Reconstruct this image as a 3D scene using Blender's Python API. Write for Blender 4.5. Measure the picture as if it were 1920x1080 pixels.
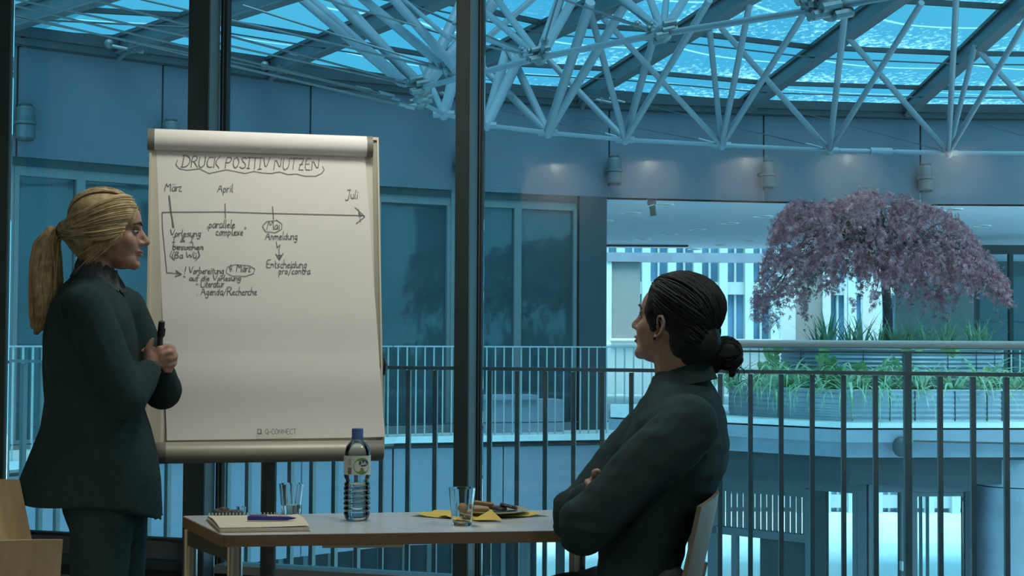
import bpy, bmesh, math, random
import numpy as np
from mathutils import Vector, Matrix, Quaternion, noise
random.seed(7)
R = math.radians
scene = bpy.context.scene
for o in list(bpy.data.objects):
    bpy.data.objects.remove(o, do_unlink=True)
COL = scene.collection

# ---------------------------------------------------------------- camera, sky, sun, exposure
F = 2800.0; YH = 635.0; CAMZ = 1.2; ROLL = 0.0055
TH = math.atan((YH - 540) / F)
CAM = Vector((0, 0, CAMZ))
FW = Vector((0, math.cos(TH), math.sin(TH)))
UP0 = Vector((0, -math.sin(TH), math.cos(TH)))
RT = Vector((1, 0, 0)) * math.cos(ROLL) + UP0 * math.sin(ROLL)
UPV = UP0 * math.cos(ROLL) - Vector((1, 0, 0)) * math.sin(ROLL)
cam_data = bpy.data.cameras.new('camera')
cam_data.sensor_width = 36.0
cam_data.lens = 36.0 * F / 1920.0
cam_data.clip_end = 300
cam = bpy.data.objects.new('camera', cam_data)
M = Matrix.Identity(4)
for i in range(3):
    M[i][0] = RT[i]; M[i][1] = UPV[i]; M[i][2] = -FW[i]; M[i][3] = CAM[i]
cam.matrix_world = M
COL.objects.link(cam)
scene.camera = cam

scene.view_settings.view_transform = 'Standard'
scene.view_settings.look = 'None'
scene.view_settings.gamma = 1.0
scene.view_settings.use_curve_mapping = False
scene.view_settings.exposure = 0.0

SKY_COL = (0.26, 1.28, 1.80)
SKY_STR = 1.0
world = bpy.data.worlds.new('World'); scene.world = world
world.use_nodes = True
wn = world.node_tree
bg = wn.nodes['Background']
tc = wn.nodes.new('ShaderNodeTexCoord')
wnz = wn.nodes.new('ShaderNodeTexNoise'); wnz.inputs['Scale'].default_value = 2.2; wnz.inputs['Detail'].default_value = 3
wn.links.new(tc.outputs['Generated'], wnz.inputs['Vector'])
wr = wn.nodes.new('ShaderNodeValToRGB')
wr.color_ramp.elements[0].position = 0.3; wr.color_ramp.elements[1].position = 0.75
wr.color_ramp.elements[0].color = (SKY_COL[0]*0.75, SKY_COL[1]*0.88, SKY_COL[2]*0.97, 1)
wr.color_ramp.elements[1].color = (SKY_COL[0]*1.35, SKY_COL[1]*1.12, SKY_COL[2]*1.03, 1)
wn.links.new(wnz.outputs['Fac'], wr.inputs['Fac'])
wn.links.new(wr.outputs['Color'], bg.inputs['Color'])
bg.inputs['Strength'].default_value = SKY_STR

sun_data = bpy.data.lights.new('sun', 'SUN')
sun_data.energy = 6.0
sun_data.angle = R(50)
sun_data.color = (0.64, 0.93, 1.0)
sun = bpy.data.objects.new('sun', sun_data)
sun.location = (0, 0, 30)
# light travels down and away from the viewer (towards +Y)
sun.rotation_euler = (R(24), 0, R(12))
COL.objects.link(sun)

# ---------------------------------------------------------------- helpers
ORD = ['first', 'second', 'third', 'fourth', 'fifth', 'sixth', 'seventh', 'eighth', 'ninth', 'tenth', 'eleventh', 'twelfth', 'thirteenth', 'fourteenth', 'fifteenth', 'sixteenth', 'seventeenth', 'eighteenth', 'nineteenth', 'twentieth']
def ray(px, py):
    return FW + RT * ((px - 960) / F) - UPV * ((py - 540) / F)
def pix(px, py, Y):
    d = ray(px, py); t = Y / d.y
    return CAM + d * t
def pixz(px, py, z):
    d = ray(px, py); t = (z - CAMZ) / d.z
    return CAM + d * t
def pixplane(px, py, p0, n):
    d = ray(px, py); t = (p0 - CAM).dot(n) / d.dot(n)
    return CAM + d * t
def colX(px, Y):
    return pix(px, YH, Y).x

MATS = {}
def mat(name, col=(0.5, 0.5, 0.5), rough=0.6, metal=0.0, var=0.08, vscale=6.0, bump=0.0, bscale=60.0,
        spec=0.5, stretch=None, col2=None, trans=0.0, sheen=0.0, coat=0.0):
    if name in MATS: return MATS[name]
    m = bpy.data.materials.new(name); m.use_nodes = True
    nt = m.node_tree; b = nt.nodes['Principled BSDF']
    b.inputs['Roughness'].default_value = rough
    b.inputs['Metallic'].default_value = metal
    b.inputs['Specular IOR Level'].default_value = spec
    if trans: b.inputs['Transmission Weight'].default_value = trans
    if coat: b.inputs['Coat Weight'].default_value = coat
    tcn = nt.nodes.new('ShaderNodeTexCoord')
    mp = nt.nodes.new('ShaderNodeMapping')
    if stretch: mp.inputs['Scale'].default_value = stretch
    nt.links.new(tcn.outputs['Object'], mp.inputs['Vector'])
    nz = nt.nodes.new('ShaderNodeTexNoise')
    nz.inputs['Scale'].default_value = vscale; nz.inputs['Detail'].default_value = 4
    nt.links.new(mp.outputs['Vector'], nz.inputs['Vector'])
    rp = nt.nodes.new('ShaderNodeValToRGB')
    c2 = col2 if col2 else tuple(min(1, c * (1 + var)) for c in col)
    c1 = col if col2 else tuple(c * (1 - var) for c in col)
    rp.color_ramp.elements[0].position = 0.32; rp.color_ramp.elements[1].position = 0.68
    rp.color_ramp.elements[0].color = (*c1, 1); rp.color_ramp.elements[1].color = (*c2, 1)
    nt.links.new(nz.outputs['Fac'], rp.inputs['Fac'])
    nt.links.new(rp.outputs['Color'], b.inputs['Base Color'])
    if bump:
        n2 = nt.nodes.new('ShaderNodeTexNoise'); n2.inputs['Scale'].default_value = bscale; n2.inputs['Detail'].default_value = 3
        nt.links.new(mp.outputs['Vector'], n2.inputs['Vector'])
        bp = nt.nodes.new('ShaderNodeBump'); bp.inputs['Strength'].default_value = bump; bp.inputs['Distance'].default_value = 0.01
        nt.links.new(n2.outputs['Fac'], bp.inputs['Height'])
        nt.links.new(bp.outputs['Normal'], b.inputs['Normal'])
    MATS[name] = m
    return m

def thin_glass(name, tint=(0.9, 0.95, 0.95), refl=1.0, rough=0.02, dirt=None):
    """flat pane: mostly see-through, mirror part after Fresnel"""
    if name in MATS: return MATS[name]
    m = bpy.data.materials.new(name); m.use_nodes = True
    nt = m.node_tree; nt.nodes.clear()
    out = nt.nodes.new('ShaderNodeOutputMaterial')
    tr = nt.nodes.new('ShaderNodeBsdfTransparent'); tr.inputs['Color'].default_value = (*tint, 1)
    gl = nt.nodes.new('ShaderNodeBsdfGlossy'); gl.inputs['Roughness'].default_value = rough
    fr = nt.nodes.new('ShaderNodeFresnel'); fr.inputs['IOR'].default_value = 1.45
    mul = nt.nodes.new('ShaderNodeMath'); mul.operation = 'MULTIPLY'; mul.inputs[1].default_value = refl
    mul.use_clamp = True
    nt.links.new(fr.outputs['Fac'], mul.inputs[0])
    mx = nt.nodes.new('ShaderNodeMixShader')
    nt.links.new(mul.outputs[0], mx.inputs['Fac'])
    nt.links.new(tr.outputs['BSDF'], mx.inputs[1]); nt.links.new(gl.outputs['BSDF'], mx.inputs[2])
    nt.links.new(mx.outputs['Shader'], out.inputs['Surface'])
    MATS[name] = m
    return m

def roof_glass(name='roof_glass'):
    """solar glass with melting snow speckles near the gutter and pale curved streaks"""
    m = bpy.data.materials.new(name); m.use_nodes = True
    nt = m.node_tree; nt.nodes.clear(); L = nt.links.new; N = nt.nodes.new
    out = N('ShaderNodeOutputMaterial')
    tr = N('ShaderNodeBsdfTransparent'); tr.inputs['Color'].default_value = (0.31, 0.45, 0.50, 1)
    snow = N('ShaderNodeBsdfTranslucent'); snow.inputs['Color'].default_value = (0.92, 0.98, 0.95, 1)
    tcn = N('ShaderNodeTexCoord'); sep = N('ShaderNodeSeparateXYZ'); L(tcn.outputs['UV'], sep.inputs[0])
    geo = N('ShaderNodeNewGeometry')
    mp = N('ShaderNodeMapping'); mp.inputs['Scale'].default_value = (1.0, 0.55, 1.0)
    L(geo.outputs['Position'], mp.inputs['Vector'])
    n1 = N('ShaderNodeTexNoise'); n1.inputs['Scale'].default_value = 13.0; n1.inputs['Detail'].default_value = 6; n1.inputs['Roughness'].default_value = 0.75
    L(mp.outputs['Vector'], n1.inputs['Vector'])
    n2 = N('ShaderNodeTexNoise'); n2.inputs['Scale'].default_value = 0.9; n2.inputs['Detail'].default_value = 2
    L(mp.outputs['Vector'], n2.inputs['Vector'])
    # more snow at low v (towards the gutter of each pane)
    inv = N('ShaderNodeMath'); inv.operation = 'SUBTRACT'; inv.inputs[0].default_value = 1.0; L(sep.outputs['Y'], inv.inputs[1])
    a = N('ShaderNodeMath'); a.operation = 'MULTIPLY_ADD'; L(inv.outputs[0], a.inputs[0]); a.inputs[1].default_value = 0.22; L(n1.outputs['Fac'], a.inputs[2])
    b = N('ShaderNodeMath'); b.operation = 'MULTIPLY_ADD'; L(n2.outputs['Fac'], b.inputs[0]); b.inputs[1].default_value = 0.35; L(a.outputs[0], b.inputs[2])
    rp = N('ShaderNodeMapRange'); rp.inputs['From Min'].default_value = 0.86; rp.inputs['From Max'].default_value = 1.06
    rp.inputs['To Min'].default_value = 0.0; rp.inputs['To Max'].default_value = 0.5; L(b.outputs[0], rp.inputs['Value'])
    # the left bays stay clear
    sp = N('ShaderNodeSeparateXYZ'); L(geo.outputs['Position'], sp.inputs[0])
    xr = N('ShaderNodeMapRange'); xr.inputs['From Min'].default_value = -0.6; xr.inputs['From Max'].default_value = 1.4; L(sp.outputs['X'], xr.inputs['Value'])
    rp0 = rp; rp = N('ShaderNodeMath'); rp.operation = 'MULTIPLY'; L(rp0.outputs[0], rp.inputs[0]); L(xr.outputs[0], rp.inputs[1])
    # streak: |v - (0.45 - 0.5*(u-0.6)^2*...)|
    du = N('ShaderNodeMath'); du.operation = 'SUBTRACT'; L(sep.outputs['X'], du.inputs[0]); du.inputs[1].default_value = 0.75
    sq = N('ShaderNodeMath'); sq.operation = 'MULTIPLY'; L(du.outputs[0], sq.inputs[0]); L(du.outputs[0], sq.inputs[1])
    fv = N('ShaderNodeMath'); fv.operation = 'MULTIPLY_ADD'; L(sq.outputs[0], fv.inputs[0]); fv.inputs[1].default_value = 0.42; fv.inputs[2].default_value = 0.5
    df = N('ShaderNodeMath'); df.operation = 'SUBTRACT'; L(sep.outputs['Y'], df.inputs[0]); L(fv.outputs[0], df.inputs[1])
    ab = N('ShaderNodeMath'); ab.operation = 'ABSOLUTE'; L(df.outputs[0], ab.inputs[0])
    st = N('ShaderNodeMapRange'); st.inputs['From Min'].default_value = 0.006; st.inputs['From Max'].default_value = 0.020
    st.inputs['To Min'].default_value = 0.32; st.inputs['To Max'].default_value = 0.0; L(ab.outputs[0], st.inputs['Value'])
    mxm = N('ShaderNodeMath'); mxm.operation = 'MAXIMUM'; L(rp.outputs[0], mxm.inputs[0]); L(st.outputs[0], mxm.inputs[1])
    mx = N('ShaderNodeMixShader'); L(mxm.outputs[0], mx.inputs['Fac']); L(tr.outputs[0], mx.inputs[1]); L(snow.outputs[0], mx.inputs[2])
    L(mx.outputs[0], out.inputs['Surface'])
    MATS[name] = m
    return m

WM = {}          # world matrices of things/parts
def reg(o, m): WM[o.name] = m
def empty(name, loc, label, cat, group=None, rotz=0.0, kind=None):
    o = bpy.data.objects.new(name, None); COL.objects.link(o)
    o.empty_display_size = 0.1
    o.location = loc; o.rotation_euler = (0, 0, rotz)
    WM[o.name] = Matrix.Translation(Vector(loc)) @ Matrix.Rotation(rotz, 4, 'Z')
    tag(o, label, cat, group, kind)
    return o
def tag(o, label=None, cat=None, group=None, kind=None):
    if label: o['label'] = label
    if cat: o['category'] = cat
    if group: o['group'] = group
    if kind: o['kind'] = kind
    return o

class MB:
    def __init__(s):
        s.v = []; s.f = []; s.uv = None
    def add(s, vs, fs):
        n = len(s.v)
        s.v.extend([Vector(v) for v in vs]); s.f.extend([tuple(i + n for i in f) for f in fs])
        return s
    def box(s, c, size, rz=0.0, m=None):
        c = Vector(c); hx, hy, hz = [k / 2 for k in size]
        vs = [Vector((x, y, z)) for x in (-hx, hx) for y in (-hy, hy) for z in (-hz, hz)]
        if m is None: m = Matrix.Rotation(rz, 3, 'Z')
        vs = [m @ v + c for v in vs]
        return s.add(vs, [(0, 1, 3, 2), (4, 6, 7, 5), (0, 4, 5, 1), (2, 3, 7, 6), (0, 2, 6, 4), (1, 5, 7, 3)])
    def beam(s, p0, p1, w, h, up=Vector((0, 0, 1))):
        """box from p0 to p1, w across, h along up (centred)"""
        p0 = Vector(p0); p1 = Vector(p1); d = (p1 - p0).normalized()
        x = d.cross(up).normalized(); u = x.cross(d).normalized()
        vs = []
        for p in (p0, p1):
            for a, b in ((-1, -1), (1, -1), (1, 1), (-1, 1)):
                vs.append(p + x * (a * w / 2) + u * (b * h / 2))
        return s.add(vs, [(0, 1, 2, 3), (7, 6, 5, 4), (0, 4, 5, 1), (1, 5, 6, 2), (2, 6, 7, 3), (3, 7, 4, 0)])
    def tube(s, pts, r, n=8, cap=True):
        pts = [Vector(p) for p in pts]
        rs = r if isinstance(r, (list, tuple)) else [r] * len(pts)
        rings = []; prev = None
        for i, p in enumerate(pts):
            if i == 0: d = pts[1] - p
            elif i == len(pts) - 1: d = p - pts[i - 1]
            else: d = (pts[i + 1] - p).normalized() + (p - pts[i - 1]).normalized()
            d = d.normalized() if d.length > 1e-9 else Vector((0, 0, 1))
            if prev is None:
                a = Vector((0, 0, 1)) if abs(d.z) < 0.9 else Vector((1, 0, 0))
                x = d.cross(a).normalized()
            else:
                x = prev - d * prev.dot(d)
                x = x.normalized() if x.length > 1e-6 else d.orthogonal().normalized()
            prev = x; y = d.cross(x)
            rings.append([p + (x * math.cos(2 * math.pi * k / n) + y * math.sin(2 * math.pi * k / n)) * rs[i] for k in range(n)])
        return s.loft(rings, cap)
    def loft(s, rings, cap=True, closed=True):
        n = len(rings[0]); b = len(s.v)
        for r_ in rings: s.v.extend([Vector(p) for p in r_])
        for i in range(len(rings) - 1):
            for k in range(n if closed else n - 1):
                k2 = (k + 1) % n
                s.f.append((b + i * n + k, b + i * n + k2, b + (i + 1) * n + k2, b + (i + 1) * n + k))
        if cap:
            s.f.append(tuple(b + k for k in range(n - 1, -1, -1)))
            e = b + (len(rings) - 1) * n
            s.f.append(tuple(e + k for k in range(n)))
        return s
    def lathe(s, prof, c, n=24, cap=True, ax=None):
        """prof list of (r, z)"""
        c = Vector(c); rings = []
        for r_, z in prof:
            ring = [Vector((r_ * math.cos(2 * math.pi * k / n), r_ * math.sin(2 * math.pi * k / n), z)) for k in range(n)]
            if ax is not None: ring = [ax @ p for p in ring]
            rings.append([p + c for p in ring])
        return s.loft(rings, cap)
    def ell(s, c, r, m=None, n=16, k=10):
        c = Vector(c); rr = r if isinstance(r, (tuple, list)) else (r, r, r)
        rings = []
        for j in range(1, k):
            th = math.pi * j / k
            ring = []
            for i in range(n):
                a = 2 * math.pi * i / n
                p = Vector((rr[0] * math.sin(th) * math.cos(a), rr[1] * math.sin(th) * math.sin(a), -rr[2] * math.cos(th)))
                ring.append((m @ p if m is not None else p) + c)
            rings.append(ring)
        b = len(s.v)
        s.loft(rings, False)
        for sg, row in ((-1, 0), (1, k - 2)):
            p = Vector((0, 0, sg * rr[2])); s.v.append((m @ p if m is not None else p) + c)
            t = len(s.v) - 1
            for i in range(n):
                q = (b + row * n + i, b + row * n + (i + 1) % n)
                s.f.append((q[1], q[0], t) if sg < 0 else (q[0], q[1], t))
        return s
    def cone(s, p0, r0, p1, r1, n=14):
        """closed round cone (capsule)"""
        p0 = Vector(p0); p1 = Vector(p1); d = (p1 - p0)
        L = d.length; d.normalize()
        pts = []; rs = []
        for a in (-85, -60, -30, 0):
            pts.append(p0 + d * (r0 * math.sin(R(a)))); rs.append(r0 * math.cos(R(a)))
        for a in (0, 30, 60, 85):
            pts.append(p1 + d * (r1 * math.sin(R(a)))); rs.append(r1 * math.cos(R(a)))
        return s.tube(pts, rs, n)
    def chain(s, pts, rs, n=14):
        for i in range(len(pts) - 1): s.cone(pts[i], rs[i], pts[i + 1], rs[i + 1], n)
        return s
    def prism(s, poly, z0, z1):
        n = len(poly)
        vs = [(p[0], p[1], z0) for p in poly] + [(p[0], p[1], z1) for p in poly]
        fs = [tuple(range(n - 1, -1, -1)), tuple(range(n, 2 * n))]
        for i in range(n):
            j = (i + 1) % n; fs.append((i, j, n + j, n + i))
        return s.add(vs, fs)
    def quad(s, a, b, c, d):
        return s.add([a, b, c, d], [(0, 1, 2, 3)])
    def slabquad(s, a, b, c, d, th):
        """quad with thickness th (along its normal, both ways half)"""
        a, b, c, d = [Vector(p) for p in (a, b, c, d)]
        nrm = (b - a).cross(d - a).normalized() * (th / 2)
        vs = [p - nrm for p in (a, b, c, d)] + [p + nrm for p in (a, b, c, d)]
        return s.add(vs, [(3, 2, 1, 0), (4, 5, 6, 7), (0, 1, 5, 4), (1, 2, 6, 5), (2, 3, 7, 6), (3, 0, 4, 7)])
    def mesh(s, name, inv=None, smooth=False):
        me = bpy.data.meshes.new(name)
        vs = [(inv @ v) if inv is not None else v for v in s.v]
        me.from_pydata([tuple(v) for v in vs], [], s.f)
        me.update()
        bm = bmesh.new(); bm.from_mesh(me); bmesh.ops.recalc_face_normals(bm, faces=bm.faces[:]); bm.to_mesh(me); bm.free()
        if smooth is True:
            for p in me.polygons: p.use_smooth = True
        elif smooth:
            for p in me.polygons: p.use_smooth = True
            try: me.set_sharp_from_angle(angle=R(smooth))
            except Exception: pass
        return me
    def build(s, name, m, parent=None, smooth=False, label=None, cat=None, group=None, kind=None, origin=None):
        """verts are given in world space; parent keeps its own transform"""
        if parent is not None:
            pm = WM[parent.name]
            me = s.mesh(name, pm.inverted(), smooth)
            o = bpy.data.objects.new(name, me); COL.objects.link(o); o.parent = parent
            WM[o.name] = pm.copy()
        else:
            if origin is None:
                lo = Vector([min(v[i] for v in s.v) for i in range(3)]); hi = Vector([max(v[i] for v in s.v) for i in range(3)])
                origin = Vector(((lo.x + hi.x) / 2, (lo.y + hi.y) / 2, lo.z))
            me = s.mesh(name, Matrix.Translation(-Vector(origin)), smooth)
            o = bpy.data.objects.new(name, me); COL.objects.link(o); o.location = origin
            WM[o.name] = Matrix.Translation(Vector(origin))
        if m is not None: me.materials.append(m)
        tag(o, label, cat, group, kind)
        return o

def place(me, name, parent, loc, m3=None, m=None):
    """an object that shares mesh data, at world loc (rotation m3), under parent"""
    o = bpy.data.objects.new(name, me); COL.objects.link(o)
    w = Matrix.Translation(Vector(loc)) @ (m3.to_4x4() if m3 is not None else Matrix.Identity(4))
    if parent is not None:
        o.parent = parent; o.matrix_local = WM[parent.name].inverted() @ w
    else:
        o.matrix_local = w
    WM[o.name] = w
    return o

def remeshed(mb, name, m, parent=None, voxel=0.006, smooth_it=8, disp=None, **kw):
    """one continuous skin over overlapping closed volumes"""
    o = mb.build(name, None, parent, **kw)
    md = o.modifiers.new('r', 'REMESH'); md.mode = 'VOXEL'; md.voxel_size = voxel; md.use_smooth_shade = True
    if smooth_it:
        sm = o.modifiers.new('s', 'SMOOTH'); sm.factor = 0.5; sm.iterations = smooth_it
    bpy.context.view_layer.update()
    dg = bpy.context.evaluated_depsgraph_get()
    me = bpy.data.meshes.new_from_object(o.evaluated_get(dg))
    o.modifiers.clear()
    old = o.data; o.data = me; bpy.data.meshes.remove(old)
    me.name = name
    if disp is not None:
        n = len(me.vertices); co = np.empty(n * 3); me.vertices.foreach_get('co', co)
        no = np.empty(n * 3); me.vertices.foreach_get('normal', no)
        co = co.reshape(-1, 3); no = no.reshape(-1, 3)
        pm = WM[o.name]
        d = np.array([disp(pm @ Vector(c)) for c in co])
        co = co + no * d[:, None]
        me.vertices.foreach_set('co', co.ravel()); me.update()
    for p in me.polygons: p.use_smooth = True
    me.materials.clear(); me.materials.append(m)
    return o
# ---------------------------------------------------------------- materials of the place
m_fascia = mat('fascia_panel', (0.125, 0.132, 0.162), 0.55, var=0.04, vscale=1.5)
m_joint = mat('joint_dark', (0.05, 0.05, 0.05), 0.8)
m_lowfascia = mat('lower_fascia_panel', (0.29, 0.30, 0.36), 0.6, var=0.03, vscale=1.0)
m_darkframe = mat('dark_bronze_frame', (0.022, 0.042, 0.044), 0.5, var=0.1)
m_sideframe = mat('grey_frame_side', (0.10, 0.18, 0.22), 0.45, var=0.06)
m_railgrey = mat('grey_bottom_rail', (0.085, 0.10, 0.10), 0.5, var=0.08)
m_gasket = mat('black_gasket', (0.012, 0.014, 0.015), 0.6)
m_alu = mat('aluminium_frame', (0.42, 0.44, 0.45), 0.4, metal=0.6, var=0.05)
m_galleryframe = mat('gallery_window_frame', (0.17, 0.175, 0.18), 0.5, var=0.05)
m_steel = mat('railing_steel', (0.20, 0.22, 0.22), 0.45, metal=0.2, var=0.1, vscale=12)
m_farsteel = mat('galvanised_railing', (0.48, 0.5, 0.5), 0.45, metal=0.3, var=0.08)
m_handrail = mat('pale_wood_handrail', (0.93, 0.88, 0.84), 0.45, var=0.04, vscale=14, stretch=(0.3, 3, 3))
m_tube = mat('white_tube_paint', (0.25, 0.265, 0.30), 0.42, var=0.05)
m_node = mat('cast_steel_node', (0.18, 0.19, 0.20), 0.4, metal=0.4, var=0.12, vscale=30)
m_cable = mat('tension_rod', (0.13, 0.14, 0.15), 0.35, metal=0.5)
m_rafter = mat('rafter_grey_paint', (0.11, 0.12, 0.135), 0.5, var=0.05)
m_rafterdark = mat('rafter_glazing_bar', (0.05, 0.055, 0.06), 0.5, var=0.1)
m_beam = mat('gutter_beam', (0.04, 0.045, 0.05), 0.6, var=0.12, vscale=3)
m_ledge = mat('gutter_ledge', (0.085, 0.09, 0.10), 0.6, var=0.1, vscale=3)
m_slabwhite = mat('white_slab_edge', (0.78, 0.79, 0.78), 0.6, var=0.05)
m_concrete = mat('pale_concrete', (0.30, 0.32, 0.38), 0.75, var=0.1, vscale=4, bump=0.15)
m_darkwall = mat('dark_wall_panel', (0.045, 0.052, 0.062), 0.55, var=0.08, vscale=2)
m_soffit = mat('white_soffit', (0.62, 0.66, 0.76), 0.7, var=0.02)
m_white = mat('white_paint', (0.82, 0.83, 0.82), 0.55, var=0.03)
m_taupe = mat('taupe_panel', (0.36, 0.34, 0.32), 0.6, var=0.03)
m_floor = mat('gallery_floor', (0.62, 0.62, 0.60), 0.5, var=0.08, vscale=2)
m_ext = mat('pale_stone_facade', (0.50, 0.56, 0.56), 0.7, var=0.04)
m_extglass = mat('facade_window_glass', (0.12, 0.26, 0.40), 0.12, var=0.35, vscale=0.8, spec=0.7)
m_ground = mat('bright_paving', (0.86, 0.87, 0.86), 0.7, var=0.12, vscale=0.35)
m_galglass = mat('gallery_window_glass', (0.045, 0.075, 0.085), 0.04, var=0.3, vscale=0.9, spec=0.6)
m_roomwall = mat('room_wall_paint', (0.74, 0.70, 0.64), 0.7, var=0.02)
m_roomceil = mat('room_ceiling_paint', (0.80, 0.78, 0.74), 0.7, var=0.02)
m_carpet = mat('room_carpet', (0.16, 0.16, 0.16), 0.95, var=0.15, vscale=80, bump=0.3)
g_room = thin_glass('room_pane', (0.93, 0.96, 0.965), 1.0)
g_pav = thin_glass('pavilion_pane', (0.86, 0.93, 0.95), 1.0)
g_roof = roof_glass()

class Line:
    """vertical plane through two plan points"""
    def __init__(s, p0, p1):
        s.p = Vector((p0[0], p0[1], 0)); q = Vector((p1[0], p1[1], 0))
        s.len = (q - s.p).length; s.t = (q - s.p).normalized()
        s.n = Vector((-s.t.y, s.t.x, 0))       # points away from the viewer for left-to-right lines
        s.ang = math.atan2(s.t.y, s.t.x)
    def a(s, px, py=YH):
        q = pixplane(px, py, s.p, s.n); return (q - s.p).dot(s.t)
    def z(s, px, py):
        return pixplane(px, py, s.p, s.n).z
    def P(s, a, off, z):
        v = s.p + s.t * a + s.n * off; v.z = z; return v
    def box(s, mb, a0, a1, o0, o1, z0, z1):
        return mb.box(s.P((a0 + a1) / 2, (o0 + o1) / 2, (z0 + z1) / 2), (abs(a1 - a0), abs(o1 - o0), abs(z1 - z0)), s.ang)
def xy(px, d): return (colX(px, d), d)

# ================================================================ meeting room shell (facade line is turned 18 degrees)
FA = R(18.0)
fac = Line((0, 5.5), (math.cos(FA), 5.5 - math.sin(FA)))
AL, AR, OB, HC = -3.35, 4.3, -8.4, 2.9
def fquad(mb, a0, a1, o0, o1, z0, z1): return fac.box(mb, a0, a1, o0, o1, z0, z1)
b = MB(); fquad(b, AL, AR, OB, 0.0, -0.2, 0.0); b.build('floor', m_carpet, kind='structure', label='dark grey carpet floor of the meeting room')
b = MB(); fquad(b, AL, AR, OB, 0.0, HC, HC + 0.15); b.build('ceiling', m_roomceil, kind='structure', label='white ceiling of the meeting room')
b = MB(); fquad(b, AL - 0.12, AL, OB, 0.16, 0, HC); b.build('wall_left', m_roomwall, kind='structure', label='pale left wall of the meeting room')
b = MB(); fquad(b, AR, AR + 0.12, OB, 0.16, 0, HC); b.build('wall_right', m_roomwall, kind='structure', label='pale right wall of the meeting room')
b = MB(); fquad(b, AL - 0.12, AR + 0.12, OB - 0.12, OB, 0, HC); b.build('wall_back', m_roomwall, kind='structure', label='pale back wall of the meeting room behind the viewer')
b = MB(); fquad(b, AL - 0.12, AR + 0.12, 0.0, 0.2, HC, 5.0); b.build('wall_front', m_fascia, kind='structure', label='wall above the window front')

# mullions
def mullion(n, px_l, w, depth, label):
    a0 = fac.a(px_l)
    e = empty('trim_%d' % n, fac.P(a0, 0, 0), label, None, kind='structure')
    b = MB(); fac.box(b, a0, a0 + w, 0, depth, 0.0, HC); b.build('post', m_darkframe, e)
    return a0, a0 + w, e
a0l, a0r, t0 = mullion(1, -28, 0.098, 0.012, 'dark window post at the left edge of the picture')
a1l, a1r, t1 = mullion(2, 346.5, 0.088, 0.085, 'dark window post behind the flip chart')
a2l, a2r, t2 = mullion(3, 851.5, 0.053, 0.085, 'slim dark window post beside the flip chart')
def sidecover(a_r, e, w=0.012, fr=0.052, dp=0.085):
    b = MB(); fac.box(b, a_r, a_r + 0.006, 0.006, dp, 0, HC); b.build('side_cover', m_sideframe, e)
    b = MB(); fac.box(b, a_r, a_r + fr * 0.35, 0.10, 0.135, 0, HC); b.build('glazing_frame', m_gasket, e)
    b = MB(); fac.box(b, a_r + fr * 0.35, a_r + fr * 0.55, 0.102, 0.13, 0, HC); b.build('glazing_bead', m_sideframe, e)
    b = MB(); fac.box(b, a_r + fr * 0.55, a_r + fr, 0.10, 0.135, 0, HC); b.build('glazing_frame', m_gasket, e)
b = MB(); fac.box(b, a0r, a0r + 0.008, 0.0, 0.012, 0, HC); b.build('side_cover', m_sideframe, t0)
sidecover(a1r, t1, fr=0.028)
sidecover(a2r, t2, fr=0.018)

def window(n, a0, a1, zs, label, sash=None):
    e = empty('window_%d' % n, fac.P((a0 + a1) / 2, 0.12, 0), label, None, kind='structure')
    b = MB(); fac.box(b, a0, a1, 0.125, 0.133, zs, HC - 0.06); b.build('pane', g_room, e)
    b = MB(); fac.box(b, a0, a1, 0.02, 0.16, 0.0, 0.225); b.build('base_rail', m_railgrey, e)
    b = MB(); fac.box(b, a0, a1, 0.06, 0.16, 0.225, 0.268); b.build('bottom_gasket', m_gasket, e)
    b = MB(); fac.box(b, a0, a1, 0.05, 0.17, 0.268, min(zs, 0.30)); b.build('sill', m_alu if sash is None else m_darkframe, e)
    b = MB(); fac.box(b, a0, a1, 0.08, 0.16, HC - 0.06, HC); b.build('head_rail', m_darkframe, e)
    if sash:
        b = MB(); fac.box(b, a0, a1, 0.07, 0.15, 0.31, sash); b.build('bottom_sash', m_railgrey, e)
        b = MB(); fac.box(b, a0, a1, 0.09, 0.14, sash, sash + 0.012); b.build('sash_gasket', m_gasket, e)
    return e
window(1, AL, a0l, 0.30, 'tall window pane beyond the left edge')
window(2, a0l + 0.02, a1l, 0.385, 'tall window pane with thick bottom sash behind the standing woman', sash=0.375)
window(3, a1r + 0.028, a2l, 0.30, 'tall window pane between the two dark posts')
window(4, a2r + 0.018, AR, 0.30, 'wide window pane behind the seated man')

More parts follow.
